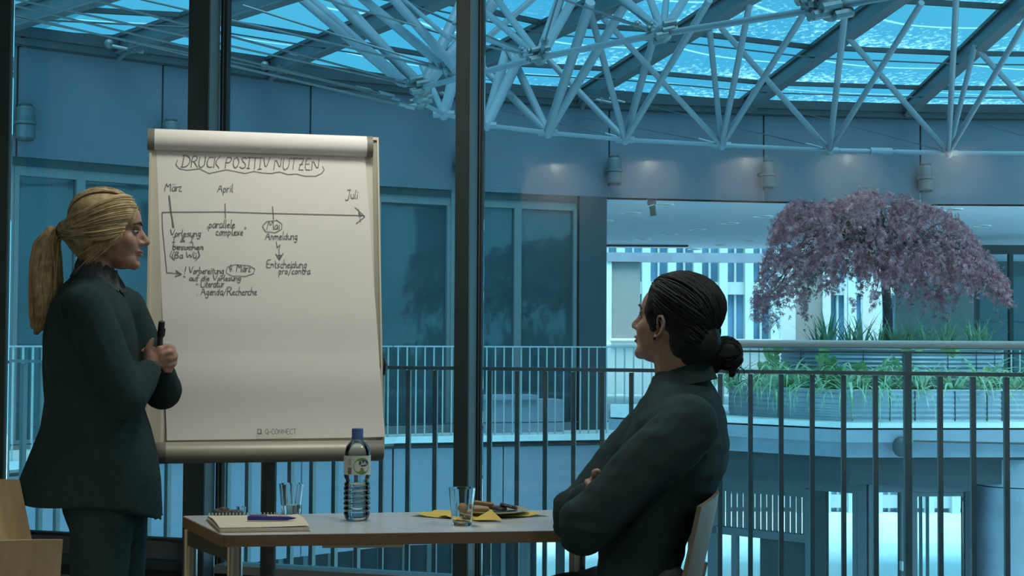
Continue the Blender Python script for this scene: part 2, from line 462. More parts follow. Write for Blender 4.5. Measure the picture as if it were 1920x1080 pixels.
# downlights washing the back wall (their glow mirrors faintly in the panes) and two unseen ceiling lights added for the flip chart
m_ring = mat('lamp_ring_white', (0.8, 0.8, 0.78), 0.4)
def emis(name, col, s):
    m = bpy.data.materials.new(name); m.use_nodes = True
    nt = m.node_tree; bs = nt.nodes['Principled BSDF']
    bs.inputs['Base Color'].default_value = (*col, 1); bs.inputs['Emission Color'].default_value = (*col, 1); bs.inputs['Emission Strength'].default_value = s
    return m
m_lampglow = emis('lamp_glow_warm', (1.0, 0.84, 0.62), 2.0)
def lightdata(kind, name, energy, col, size):
    l = bpy.data.lights.new(name, kind); l.energy = energy; l.color = col
    return l
WARM = (1.0, 0.98, 0.86)
for k in range(8):
    a = AL + 0.97 + k * 0.93
    p = fac.P(a, OB + 0.055, HC)
    e = empty('wall_washer', p - Vector((0, 0, 0.03)), 'small recessed downlight grazing the back wall of the room', 'downlight', 'downlights along the back wall')
    b = MB(); b.lathe([(0.05, -0.012), (0.065, -0.012), (0.065, 0.0), (0.05, 0.0)], p, 16, cap=False); b.build('ring', m_ring, e)
    b = MB(); b.lathe([(0.001, -0.004), (0.05, -0.004), (0.05, -0.001), (0.001, -0.001)], p, 16); b.build('lens', m_lampglow, e)
    l = lightdata('SPOT', 'washer_light', 46, WARM, 0); l.spot_size = R(168); l.spot_blend = 0.4; l.shadow_soft_size = 0.03
    lo = bpy.data.objects.new('washer_light', l); COL.objects.link(lo)
    lo.parent = e; lo.location = (0, 0, -0.008)
    lo.rotation_euler = (-fac.n).lerp(Vector((0, 0, -1)), 0.3).to_track_quat('-Z', 'Y').to_euler()
def added_ceiling_light(a, off, energy, label):  # unseen area light added to brighten the flip chart and the people
    p = fac.P(a, off, HC)
    e = empty('added_ceiling_light', p - Vector((0, 0, 0.05)), label, 'added ceiling light', rotz=-FA)
    b = MB(); fac.box(b, a - 0.24, a + 0.24, off - 0.24, off + 0.24, HC - 0.04, HC - 0.001); b.build('housing', m_ring, e)
    b = MB(); fac.box(b, a - 0.21, a + 0.21, off - 0.21, off + 0.21, HC - 0.046, HC - 0.0405); b.build('diffuser', m_lampglow, e)
    l = lightdata('AREA', 'added_ceiling_lamp', energy, WARM, 0); l.size = 0.42
    lo = bpy.data.objects.new('added_ceiling_lamp', l); COL.objects.link(lo); lo.parent = e; lo.location = (0, 0, -0.01)
added_ceiling_light(0.0, -1.2, 15, 'square ceiling light added unseen over the table')
added_ceiling_light(1.9, -1.75, 12, 'square ceiling light added unseen near the right wall')

# ================================================================ atrium: near gallery and its railing
bend = Vector((-0.58, 6.37, 0))
rl1 = Line((bend.x, bend.y), (bend.x + math.cos(R(16.7)), bend.y - math.sin(R(16.7))))
rl0 = Line((bend.x - math.cos(R(30)) * 3.2, bend.y + math.sin(R(30)) * 3.2), (bend.x, bend.y))
ZR = 1.075
poly = [fac.P(-5.2, 0.16, 0), fac.P(6.5, 0.16, 0), rl1.P(6.6, 0.08, 0), rl1.P(0, 0.08, 0), rl0.P(0, 0.08, 0), rl0.P(-2, 0.08, 0)]
b = MB(); b.prism([(p.x, p.y) for p in poly], -0.35, -0.02)
b.build('floor_gallery_near', m_floor, kind='structure', label='gallery floor outside the window front')
rail = empty('gallery_railing', rl1.P(0, 0, 0), 'dark steel railing with flat bars right outside the window front', 'railing')
bal = MB(); bal.box((0, 0, 0), (0.018, 0.032, ZR + 0.02)); bal = bal.mesh('baluster'); bal.materials.append(m_steel)
a_post = rl1.a(1701)
k0 = 0
for k in range(-6, 36):
    a = a_post + (k - 22) * 0.12
    if a < 0.02: continue
    if k == 22: continue
    place(bal, 'baluster', rail, rl1.P(a, 0, (ZR - 0.02) / 2 - 0.01), Matrix.Rotation(rl1.ang + R(10), 3, 'Z'))
a_first = (a_post - 22 * 0.12) % 0.12
k = 0
while True:
    a = 3.2 - k * 0.12 - (0.12 - a_first)
    if a < -1.0: break
    place(bal, 'baluster', rail, rl0.P(a, 0, (ZR - 0.02) / 2 - 0.01), Matrix.Rotation(rl0.ang + R(10), 3, 'Z'))
    k += 1
b = MB(); b.beam(rl1.P(0, 0, ZR), rl1.P(5.2, 0, ZR), 0.04, 0.014); b.build('top_rail', m_steel, rail)
b = MB(); b.beam(rl0.P(-1.2, 0, ZR), rl0.P(3.2, 0, ZR), 0.04, 0.014); b.build('top_rail', m_steel, rail)
b = MB(); b.beam(rl1.P(a_post, 0, -0.02), rl1.P(a_post, 0, 1.16), 0.03, 0.026, Vector((1, 0, 0))); b.build('post', m_steel, rail)
b = MB(); b.tube([rl1.P(rl1.a(1285), 0.0, 1.185), rl1.P(5.2, 0.0, 1.185)], 0.017, 10); b.build('handrail', m_handrail, rail, smooth=40)
b = MB(); b.beam(rl1.P(rl1.a(1290), 0.0, 1.155), rl1.P(5.2, 0.0, 1.155), 0.03, 0.008); b.build('handrail_strip', m_steel, rail)
b = MB(); b.tube([rl1.P(a_post + 0.02, 0.03, 0.815), rl1.P(5.2, 0.03, 0.815)], 0.004, 6); b.build('wire', m_farsteel, rail)
b = MB(); b.beam(rl1.P(rl1.a(1292), 0, 1.06), rl1.P(rl1.a(1292), 0, 1.16), 0.03, 0.026, Vector((1, 0, 0))); b.build('post', m_steel, rail)

# ================================================================ drum wall beyond the atrium
J = [(-300, 14.4), (25, 15.7), (299, 16.75), (578, 18.1), (862, 19.1), (1141, 19.9), (1432, 20.3), (1727, 20.6), (2022, 20.6), (2330, 20.2), (2650, 19.2)]
JP = [xy(*j) for j in J] + [(13.5, 17.0), (14.5, 14.5), (14.8, 11.5), (14.0, 8.0)]
ZF0, ZF1 = 3.1, 4.26
wf = None
wall = MB()
for i in range(len(JP) - 1):
    ln = Line(JP[i], JP[i + 1]); ln.box(wall, -0.03, ln.len + 0.03, 0.03, 0.35, ZF0, 4.46)
wf = wall.build('wall_far', m_joint, kind='structure', label='grey panelled wall band running round the atrium above the gallery')
for i in range(len(JP) - 1):
    ln = Line(JP[i], JP[i + 1])
    b = MB(); ln.box(b, 0.012, ln.len - 0.012, 0.0, 0.03, ZF0 - 0.005, ZF1); b.build('panel', m_fascia, wf)
    b = MB(); ln.box(b, -0.02, ln.len + 0.02, -0.14, 0.02, 4.345, 4.46); b.build('gutter_beam', m_beam, wf)
    b = MB(); ln.box(b, -0.02, ln.len + 0.02, -0.07, 0.02, 4.275, 4.345); b.build('gutter_ledge', m_ledge, wf)
    b = MB(); ln.box(b, -0.02, ln.len + 0.02, -0.05, 0.02, 4.255, 4.275); b.build('dark_strip', m_joint, wf)  # thin dark strip below the gutter ledge

# wall lamps at the joints
m_lamp = mat('lamp_grey_metal', (0.13, 0.14, 0.15), 0.45, metal=0.3, var=0.06)
m_lampdark = mat('lamp_cap_dark', (0.06, 0.065, 0.065), 0.5)
lamp_where = {1: 'at the far left of the grey wall band', 2: 'just above the left corner of the flip chart', 3: 'behind the flip chart top', 4: 'behind the slim window post',
              5: 'directly above the dark hanging loudspeaker', 6: 'on the wall band above the left edge of the maple', 7: 'on the wall band to the upper right of the maple'}
lamp_px = {1: 47, 2: 320, 3: 600, 4: 870, 5: 1152, 6: 1441, 7: 1736}
for i in range(1, 8):
    ln = Line(JP[i], JP[i + 1]); a = (pixplane(lamp_px[i], 300, ln.p - ln.n * 0.14, ln.n) - ln.p).dot(ln.t)
    p = ln.P(a, -0.14, 3.27)
    e = empty('wall_lamp', p, 'grey cylindrical up-and-down wall lamp ' + lamp_where[i], 'wall lamp', 'cylinder lamps on the atrium wall band')
    b = MB(); b.lathe([(0.085, 0.0), (0.1, 0.012), (0.1, 0.14), (0.092, 0.15), (0.112, 0.155), (0.112, 0.185), (0.096, 0.19), (0.096, 0.325), (0.09, 0.335)], p, 20); b.build('body', m_lamp, e, smooth=35)
    b = MB(); b.lathe([(0.06, 0.335), (0.07, 0.337), (0.07, 0.36), (0.06, 0.365)], p, 16); b.build('cap', m_lampdark, e)
    b = MB(); b.lathe([(0.075, -0.022), (0.082, -0.02), (0.082, 0.0), (0.075, 0.0)], p, 16); b.build('lens_rim', m_lampdark, e)
    b = MB(); b.beam(ln.P(a - 0.09, -0.10, 3.44), ln.P(a - 0.09, 0.0, 3.44), 0.05, 0.04); b.beam(ln.P(a, -0.05, 3.44), ln.P(a, 0.0, 3.44), 0.08, 0.06); b.build('bracket', m_lamp, e)

# ---- gallery glazing on the left, floor, railing, lower fascia
EJ = [(-300, 12.9), (22, 14.2), (400, 16.3), (740, 18.05), (1130, 18.9), (1500, 19.1), (2100, 19.3), (2600, 18.6)]
EP = [xy(*e) for e in EJ]
fl = [(p[0], p[1]) for p in EP] + [(14.0, 32.3), (EP[0][0] - 1.5, 32.3)]
b = MB(); b.prism(fl, -0.1, 0.0); fg = b.build('floor_gallery_far', m_floor, kind='structure', label='floor of the gallery across the atrium')
for i in range(len(EP) - 1):
    ln = Line(EP[i], EP[i + 1])
    b = MB(); ln.box(b, -0.005, ln.len + 0.005, -0.06, 0.0, -0.065, 0.012); b.build('slab_edge', m_slabwhite, fg)
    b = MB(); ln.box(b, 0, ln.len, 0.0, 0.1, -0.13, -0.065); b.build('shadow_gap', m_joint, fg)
lowpx = [-300, 22, 230, 400, 570, 740, 946, 1130, 1330]
lw = MB()
for i in range(4):
    ln = Line(EP[i], EP[i + 1]); ln.box(lw, 0, ln.len, 0.06, 0.3, -1.30, -0.13)
lwo = lw.build('wall_lower', m_joint, kind='structure', label='pale panelled band below the gallery edge')
def edge_line(px):
    for i in range(len(EJ) - 1):
        if EJ[i][0] <= px <= EJ[i + 1][0]: return Line(EP[i], EP[i + 1])
for i in range(4):
    ln = Line(EP[i], EP[i + 1]); cuts = [0.0] + sorted(ln.a(p) for p in lowpx if EJ[i][0] < p < EJ[i + 1][0]) + [ln.len]
    for c0, c1 in zip(cuts[:-1], cuts[1:]):
        b = MB(); ln.box(b, c0 + 0.008, c1 - 0.008, 0.02, 0.06, -1.30, -0.135); b.build('panel', m_lowfascia, lwo)
frail = empty('far_railing', (EP[3][0], EP[3][1], 0), 'pale thin-barred railing along the far gallery edge', 'railing')
fb = MB(); fb.box((0, 0, 0), (0.016, 0.016, 1.1)); fb = fb.mesh('baluster'); fb.materials.append(m_farsteel)
fpost = MB(); fpost.box((0, 0, 0), (0.03, 0.045, 1.1)); fpost = fpost.mesh('post'); fpost.materials.append(m_farsteel)
cnt = 0
for i in range(0, len(EP) - 1):
    ln = Line(EP[i], EP[i + 1]); n = int(ln.len / 0.112)
    for k in range(n):
        a = (k + 0.5) * ln.len / n
        vis = pix
        q = ln.P(a, 0.05, 0.55)
        pxq = 960 + F * q.x / q.y
        if pxq < -60 or (290 < pxq < 690) or pxq > 1960: continue
        cnt += 1
        place(fb, 'baluster', frail, q, Matrix.Rotation(ln.ang, 3, 'Z'))
    b = MB(); b.beam(ln.P(0, 0.05, 1.1), ln.P(ln.len, 0.05, 1.1), 0.035, 0.018); b.build('top_rail', m_farsteel, frail)
    b = MB(); b.beam(ln.P(0, 0.05, 0.16), ln.P(ln.len, 0.05, 0.16), 0.012, 0.012); b.build('bottom_rail', m_joint, frail)

# glazing below the wall band
gl_cuts = [-300, 22, 150, 290, 430, 578, 708, 846, 862, 1083]
gal = None
wcount = 5
def wall_line(px):
    for i in range(len(J) - 1):
        if J[i][0] <= px < J[i + 1][0]: return Line(JP[i], JP[i + 1])
cuts = [-300, 25, 150, 299, 440, 578, 708, 846, 862, 972, 1083]
for c0, c1 in zip(cuts[:-1], cuts[1:]):
    if c1 - c0 < 30:
        ln = wall_line(c0); b = MB(); ln.box(b, ln.a(c0), ln.a(c1), 0.02, 0.12, 0, 3.1); b.build('trim_gallery', m_galleryframe, kind='structure', label='grey corner post of the gallery glazing'); continue
    ln = wall_line(c0); aa0 = ln.a(c0); aa1 = min(ln.a(c1), ln.len)
    e = empty('window_%d' % wcount, ln.P((aa0 + aa1) / 2, 0.05, 0), 'tall dark gallery window across the atrium, number %d from the left' % (wcount - 4), None, kind='structure'); wcount += 1
    b = MB(); ln.box(b, aa0 + 0.05, aa1 - 0.05, 0.08, 0.1, 0.1, 2.9); b.build('pane', m_galglass, e)
    b = MB(); ln.box(b, aa0, aa1, 0.04, 0.12, 2.9, 3.0); b.build('head', m_galleryframe, e)
    b = MB(); ln.box(b, aa0, aa1, 0.02, 0.12, 3.0, 3.1); b.build('head_frame', m_darkframe, e)  # dark upper member of the window head frame
    b = MB(); ln.box(b, aa0, aa0 + 0.05, 0.03, 0.12, 0, 2.9); ln.box(b, aa1 - 0.05, aa1, 0.03, 0.12, 0, 2.9); b.build('jamb', m_galleryframe, e)
    b = MB(); ln.box(b, aa0, aa1, 0.04, 0.12, 0, 0.1); b.build('bottom', m_galleryframe, e)
    b = MB(); ln.box(b, aa0, aa1, 0.25, 0.32, 0, 3.1); b.build('backing', m_darkwall, e)
# dark end wall of the glazed rooms and curved ends
ln = wall_line(1083); b = MB(); ln.box(b, ln.a(1086), ln.a(1137), 0.0, 0.3, 0, 3.1); b.build('wall_end', m_darkwall, kind='structure', label='dark end wall of the glazed gallery rooms')
b = MB(); b.box((colX(1137, 20.0) - 0.16, 26.0, 1.55), (0.3, 12.0, 3.1)); b.build('wall_hall_left', m_white, kind='structure', label='white side wall of the open hall')

# concrete bench behind the railing
b = MB(); ln = Line(EP[3], EP[4]); ln.box(b, ln.a(906), ln.a(1085), 0.55, 0.95, 0.0, 0.42); ln.box(b, ln.a(906), ln.a(1035), 0.5, 1.0, 0.42, 0.48)
b.build('gallery_bench', m_concrete, label='low pale bench on the far gallery behind the thin railing', cat='bench')

# ================================================================ open hall beyond: soffit, end wall, exterior
sof = [(p[0], p[1] + 0.02) for p in JP[5:11]]
sof = [xy(1137, 19.95)] + sof[0:] + [(15.0, 31.0), (1.0, 31.0)]
b = MB(); b.prism(sof, 3.1, 3.25); so = b.build('ceiling_hall', m_soffit, kind='structure', label='white soffit of the open hall with round downlights')
m_dlrim = mat('downlight_rim', (0.75, 0.76, 0.76), 0.3, metal=0.3)
m_dlhole = mat('downlight_hole', (0.12, 0.13, 0.14), 0.4)
dl = [(1243, 383), (1182, 399), (1133, 413), (1367, 418), (1430, 405), (1307, 430), (1255, 439), (1205, 448), (1405, 451), (1350, 459), (1303, 467), (1785, 392), (1840, 423), (1600, 410), (1500, 447)]
for k_, (x, y) in enumerate(sorted(dl)):
    p = pixz(x, y, 3.1)
    e = empty('downlight', (p.x, p.y, 3.08), 'round recessed downlight in the white hall soffit, %s from the left' % ORD[k_], 'downlight', 'downlights in the hall soffit')
    b = MB(); b.lathe([(0.12, 0.0), (0.125, -0.012), (0.155, -0.012), (0.16, 0.0)], (p.x, p.y, 3.1), 20, cap=False); b.build('rim', m_dlrim, e)
    b = MB(); b.lathe([(0.001, -0.003), (0.12, -0.003), (0.12, 0.0), (0.001, 0.0)], (p.x, p.y, 3.1), 20); b.build('recess', m_dlhole, e)
# hanging speaker under the band edge
p = pix(1222, 371, 20.1)
e = empty('hanging_speaker', (p.x, p.y, 2.87), 'small dark cylinder spotlight hanging under the wall band', 'spotlight')
b = MB(); b.box((p.x, p.y, 3.06), (0.11, 0.12, 0.08)); b.build('mount', m_lampdark, e)
b = MB(); b.tube([(p.x + 0.005, p.y, 3.02), (p.x + 0.025, p.y + 0.02, 2.87)], 0.042, 14); b.build('body', m_lampdark, e, smooth=40)
b = MB(); b.tube([(p.x + 0.0, p.y, 3.025), (p.x + 0.006, p.y + 0.003, 3.01)], 0.055, 14); b.build('ring', m_dlrim, e)

YE = 32.8
def hz(y): return 1.2 + (YH - y) / (F / YE)
def hx(px): return colX(px, YE)
ew = empty('wall_hall_end', (hx(1400), YE, 0), 'end wall of the hall with white piers, panels and windows', None, kind='structure')
b = MB(); b.box(((hx(1137) + hx(2000)) / 2, YE, 3.0), (hx(2000) - hx(1137), 0.3, 0.2)); b.build('lintel', m_concrete, ew)
for (x0, x1, mm, nm) in ((1060, 1146, m_white, 'pier'), (1463, 1490, m_white, 'pier'), (1541, 1556, m_white, 'pier'), (1616, 1642, m_white, 'pier'), (1697, 1722, m_white, 'pier'),
                         (1789, 1826, m_white, 'pier'), (1146, 1200, m_taupe, 'wall_panel'), (1490, 1541, m_taupe, 'wall_panel'), (1722, 1789, m_darkwall, 'wall_panel'), (1826, 1836, m_galleryframe, 'wall_panel')):
    b = MB(); w = hx(x1) - hx(x0); b.box(((hx(x0) + hx(x1)) / 2, YE + (0.04 if nm == 'wall_panel' else 0), 1.45), (w, 0.1 if nm == 'wall_panel' else 0.22, 2.9)); b.build(nm, mm, ew)
b = MB(); b.box(((hx(1130) + hx(1463)) / 2, YE - 0.05, 0.55), (hx(1463) - hx(1130), 0.25, 1.08)); b.build('parapet', m_white, ew)
b = MB(); b.tube([(hx(1143), YE - 0.25, 1.17), (hx(1463), YE - 0.25, 1.17)], 0.05, 10); b.build('sill_pipe', m_white, ew, smooth=40)
b = MB(); b.box((hx(1170), YE - 3.0, 3.07), (2.1, 0.06, 0.04)); b.build('ceiling_track', m_joint, ew)
for x0, x1 in ((1556, 1616), (1642, 1697)):
    b = MB(); b.box(((hx(x0) + hx(x1)) / 2, YE + 0.03, 1.45), (0.05, 0.08, 2.9)); b.build('window_bar', m_white, ew)
    b = MB(); b.box(((hx(x0) + hx(x1)) / 2, YE + 0.03, 1.05), (hx(x1) - hx(x0), 0.06, 0.06)); b.build('window_bar', m_white, ew)
# glass box at the right
yb = 27.0
gb = empty('glass_lobby', (colX(1880, yb), yb, 0), 'dark-framed glass box at the right end of the hall', 'glass box')
x0 = colX(1832, yb)
for px in (1832, 1895, 1990): 
    b = MB(); b.box((colX(px, yb), yb, 1.4), (0.07, 0.12, 2.8)); b.build('post', m_darkframe, gb)
b = MB(); b.beam((x0 - 0.05, yb, 2.86), (colX(1990, yb), yb, 2.86), 0.14, 0.16); b.build('top_beam', m_darkframe, gb)
b = MB(); b.beam((x0, yb + 0.1, 2.86), (x0, yb + 3.5, 2.86), 0.14, 0.16); b.build('top_beam', m_darkframe, gb)
b = MB(); b.slabquad((x0, yb, 0), (colX(1990, yb), yb, 0), (colX(1990, yb), yb, 2.8), (x0, yb, 2.8), 0.02); b.build('pane', m_galglass if False else thin_glass('lobby_pane', (0.55, 0.68, 0.7)), gb)
b = MB(); b.box((colX(1960, yb), yb + 2.8, 1.4), (4.0, 0.1, 2.8)); b.build('back_panel', m_taupe, gb)
b = MB(); b.box((colX(1885, yb), yb + 0.05, 1.55), (1.0, 0.03, 0.03)); b.build('push_bar', m_farsteel, gb)

# exterior building and ground
YX = 42.0
b = MB(); b.box((10, 46, -3.7), (90, 38, 0.2)); b.build('ground', m_ground, kind='structure', label='bright paving outside the building')
ob = empty('office_building', (8, YX, -3.6), 'pale office building with tall vertical piers and blue windows outside', 'building')
b = MB(); b.box((8, YX + 1.0, 1.7), (44, 1.6, 10.6)); b.build('wall', m_extglass, ob)
pier = MB(); pier.box((0, 0, 0), (0.23, 0.5, 10.6)); pier = pier.mesh('pier'); pier.materials.append(m_ext)
mull = MB(); mull.box((0, 0, 0), (0.06, 0.2, 10.6)); mull = mull.mesh('window_bar'); mull.materials.append(m_ext)
xs = -2.0
k = 0
while xs < 22:
    place(pier, 'pier', ob, (xs, YX, 1.7)); place(mull, 'window_bar', ob, (xs + 0.37, YX + 0.15, 1.7))
    xs += 0.72; k += 1
for z in (-3.3, -0.35, 2.65, 5.6):
    b = MB(); b.box((8, YX + 0.1, z), (44, 0.3, 0.35)); b.build('spandrel', m_ext, ob)
# lower level
b = MB(); b.box((4, 17, -3.7), (40, 20, 0.2)); b.build('floor_lower', m_floor, kind='structure', label='floor of the entrance level below')
lx = colX(1008, 20.0)
b = MB(); b.box((lx / 2 - 6, 20.2, -2.5), (lx + 12, 0.3, 2.2)); lo = b.build('wall_lower_rear', m_darkwall, kind='structure', label='dark glazed wall of the entrance level')
for px in range(440, 1000, 46):
    b = MB(); x = colX(px, 20.0); b.box((x, 20.0, -2.5), (0.06, 0.1, 2.2)); b.build('post', m_galleryframe, lo)
b = MB(); b.box((colX(985, 20.0), 20.0, -2.5), (0.12, 0.08, 2.2)); b.build('door_frame', m_galleryframe, lo)
b = MB(); b.box((colX(1052, 20.0), 20.0, -2.5), (0.12, 0.12, 2.2)); b.build('door_frame', m_darkwall, lo)
# ================================================================ glass roof
rafters_px = [((-75, 50), (95, -4)), ((230, 67), (432, 0)), ((513, 108), (762, 0)), ((800, 150), (1110, 0)), ((1095, 165), (1352, 0)), ((1393, 188), (1642, 0)), ((1697, 196), (1902, 0)), ((2010, 197), (2180, 0))]
roof = empty('glass_roof', (4, 15, 4.5), 'shallow glass roof over the atrium with grey rafters and snow-speckled panes', 'roof')
RZ = 4.5
RS = []
for s, e in rafters_px:
    S = pixz(s[0], s[1], RZ); E = pixz(e[0], e[1], RZ); d = (E - S).normalized()
    RS.append((S - d * 0.15, d))
T = [0.0, 1.55, 3.9, 6.3, 8.7]
for S, d in RS:
    E = S + d * 8.8
    up = Vector((0, 0, 1))
    b = MB(); b.beam(S - up * 0.10, E - up * 0.10, 0.05, 0.16); b.build('rafter', m_rafter, roof)
    b = MB(); b.beam(S - up * 0.19, E - up * 0.19, 0.13, 0.02); b.build('rafter_flange', m_rafter, roof)
    b = MB(); b.beam(S, E, 0.12, 0.04); b.build('glazing_bar', m_rafterdark, roof)
    b = MB(); b.beam(S - d * 0.1 - up * 0.16, S + d * 0.5 - up * 0.18, 0.1, 0.08); b.tube([S + d * 0.3 - up * 0.16, S + d * 0.05 - up * 0.25], 0.03, 8); b.tube([S + Vector((0.05, -0.35, -0.16)), S + Vector((0.38, -0.3, -0.22))], 0.02, 8); b.ell(S + Vector((0.0, -0.3, -0.13)), 0.055); b.ell(S + Vector((0.25, -0.3, -0.19)), 0.04); b.build('bracket', m_node, roof)
for i in range(len(RS) - 1):
    (S0, d0), (S1, d1) = RS[i], RS[i + 1]
    for j in range(len(T)):
        p0 = S0 + d0 * T[j] + Vector((0, 0, 0.0)); p1 = S1 + d1 * T[j] + Vector((0, 0, 0.0))
        b = MB(); b.beam(p0, p1, 0.06, 0.05); b.build('purlin', m_rafterdark, roof)
        if j in (1, 2):
            q0 = S0 + d0 * (T[j] + 0.2) + Vector((0, 0, -0.16)); q1 = S1 + d1 * (T[j] + 0.2) + Vector((0, 0, -0.16))
            b = MB(); b.tube([q0, q1], 0.009, 6); b.build('tie_rod', m_rafterdark, roof)
        if j < len(T) - 1:
            p2 = S1 + d1 * T[j + 1] + Vector((0, 0, 0.0)); p3 = S0 + d0 * T[j + 1] + Vector((0, 0, 0.0))
            up = Vector((0, 0, 0.03))
            mb = MB(); mb.quad(p0 + up, p1 + up, p2 + up, p3 + up)
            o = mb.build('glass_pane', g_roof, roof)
            me = o.data; uvl = me.uv_layers.new(name='UVMap')
            pos = {0: (0, 0), 1: (1, 0), 2: (1, 1), 3: (0, 1)}
            for lp in me.loops: uvl.data[lp.index].uv = pos[lp.vertex_index]
# rest of the roof towards the viewer, beyond the picture
c0 = RS[0]; c1 = RS[-1]
pl = [S + d * 8.7 for S, d in RS]
b = MB()
for i in range(len(pl) - 1):
    a, c = pl[i], pl[i + 1]
    b.quad(a + Vector((0, 0, 0.03)), c + Vector((0, 0, 0.03)), Vector((min(c.x, 11), 4.2, 4.53)), Vector((min(a.x, 11), 4.2, 4.53)))
b.quad(Vector((pl[0].x - 6, 17, 4.53)), pl[0] + Vector((0, 0, 0.03)), Vector((pl[0].x, 4.2, 4.53)), Vector((pl[0].x - 6, 4.2, 4.53)))
o = b.build('glass_pane', thin_glass('plain_roof_pane', (0.31, 0.45, 0.50), 0.6), roof)

# ================================================================ ring truss of white tubes
truss = empty('ring_truss', pix(1200, 250, 15), 'white tubular ring truss with V-struts and tension rods hanging under the glass roof', 'roof truss')
ZL = 3.3
Fn = {1: pixz(832, 214, ZL), 2: pixz(912, 235, ZL), 3: pixz(1027, 249, ZL), 4: pixz(1172, 262, ZL), 5: pixz(1353, 272, ZL), 6: pixz(1555, 282, ZL), 7: pixz(1778, 287, ZL), 8: pixz(2015, 288, ZL)}
L0 = pix(787, 192, 13.2)
G0 = pix(793, 164, 12.4); G1 = pix(1012, 108, 8.95); G2 = pix(1243, 63, 8.2); G3 = pix(1558, 14, 7.5); G4 = pix(1960, -60, 6.9)
GM = pix(842, 132, 11.4)
def tube(p0, p1, wpx, name='tube', m=None, n=10):
    """wpx: width in picture pixels at the middle"""
    mid = (Vector(p0) + Vector(p1)) / 2
    b = MB(); b.tube([p0, p1], wpx * mid.y / F / 2, n); return b.build(name, m or m_tube, truss, smooth=40)
seq = [L0] + [Fn[i] for i in range(1, 9)]
for a, c in zip(seq[:-1], seq[1:]): tube(a, c, 8, 'ring_tube')
for a, c, w in ((L0, G0, 10), (G0, G1, 11.5), (G1, G2, 13), (G2, G3, 13.5), (G3, G4, 14)): tube(a, c, w, 'ring_tube', n=12)
# sleeves (thicker couplings) on the far ring
a, c = Fn[6], Fn[7]
for t0_, t1_, w in ((0.08, 0.32, 9.5), (0.34, 0.52, 15), (0.55, 0.9, 9.5)): tube(a.lerp(c, t0_), a.lerp(c, t1_), w, 'coupling')
a, c = Fn[2], Fn[3]
tube(a.lerp(c, 0.35), a.lerp(c, 0.85), 9, 'coupling')
def up_to(p0, px, py, z=4.5, ext=1.0):
    q = pixz(px, py, z); return Vector(p0) + (q - Vector(p0)) * ext
ST = [  # far node, px, py of the upper end, width px
    (1, 855, 110, 16), (1, 790, 120, 12), (2, 950, 95, 20), (2, 985, 85, 20), (2, 800, 90, 11), (3, 870, 92, 14), (3, 953, 90, 15), (3, 1107, 4, 19), (3, 1177, 0, 17),
    (4, 1012, 95, 12), (4, 1105, 15, 13), (4, 1230, 55, 14), (4, 1330, 0, 13),
    (5, 1130, 33, 11), (5, 1330, 52, 11), (5, 1407, 0, 12), (5, 1512, 18, 12),
    (6, 1352, 52, 11), (6, 1588, -5, 12), (6, 1728, 5, 11),
    (7, 1587, 66, 11), (7, 1793, -5, 11), (7, 1828, 86, 10), (7, 1945, 4, 11),
    (8, 1830, 90, 11), (8, 2010, -5, 11)]
for i, x, y, w in ST:
    tube(Fn[i], up_to(Fn[i], x, y, 4.34, 1.0), w, 'strut')
# thick tubes fanning up to the left from the inner ring end
for p0, x, y, z, w in ((pix(752, 154, 12.6), 560, -6, 4.5, 17), (pix(760, 156, 12.5), 578, -6, 4.5, 17), (G0, 622, -6, 4.5, 19), (G0, 640, -4, 4.5, 12), (GM, 676, -6, 4.2, 18), (pix(856, 131, 11.2), 734, -6, 4.0, 18),
                       (pix(845, 75, 11.0), 757, 0, 4.0, 9), (G0, 868, 0, 4.2, 22), (Fn[1], 868, 92, 4.2, 20)):
    tube(p0, pixz(x, y, z), w, 'strut', n=12)
for p0, x, y, z, w in ((G1, 893, 8, 3.7, 13), (G1, 927, -8, 3.7, 14), (G1, 1052, -8, 3.7, 20), (G1, 1079, -8, 3.7, 18), (G1, 870, 60, 3.6, 9), (G2, 1165, -6, 3.5, 17), (G2, 1217, -6, 3.5, 15), (G2, 1250, -8, 3.5, 13), (G2, 1288, -8, 3.5, 17),
                       (G3, 1500, -40, 3.4, 16), (G3, 1590, -40, 3.4, 13), (GM, 1004, -6, 4.0, 12), (G0, 935, -6, 4.3, 24)):
    tube(p0, pixz(x, y, z), w, 'strut', n=12)
# nodes
for k, p in Fn.items():
    b = MB(); b.ell(p, (0.05, 0.05, 0.06)); b.tube([p + Vector((-0.1, 0, 0)), p + Vector((0.1, 0, 0))], 0.035, 8); b.build('node', m_tube, truss, smooth=40)
rng = random.Random(3)
for p, sc in ((L0, 1.1), (G0, 1.3), (GM, 0.9), (G1, 0.8), (G2, 0.85), (G3, 1.2)):
    b = MB(); b.ell(p, 0.06 * sc)
    for k in range(7):
        a = rng.uniform(0, 6.28); r_ = 0.06 * sc
        q = p + Vector((math.cos(a) * r_, math.sin(a) * r_, rng.uniform(-0.05, 0.05) * sc))
        b.tube([q - Vector((0.04, 0.01, 0.0)) * sc, q + Vector((0.04, 0.01, 0.02)) * sc], 0.022 * sc, 8)
    b.build('node', m_node, truss, smooth=40)
# cluster of pin ends at the top right node
b = MB()
for k in range(14):
    q = G3 + Vector((rng.uniform(-0.18, 0.02), rng.uniform(-0.08, 0.08), rng.uniform(-0.02, 0.12)))
    b.tube([q, q + Vector((rng.uniform(-0.05, 0.05), 0.03, rng.uniform(-0.05, 0.05)))], 0.018, 8)
b.build('pin_cluster', m_node, truss, smooth=40)
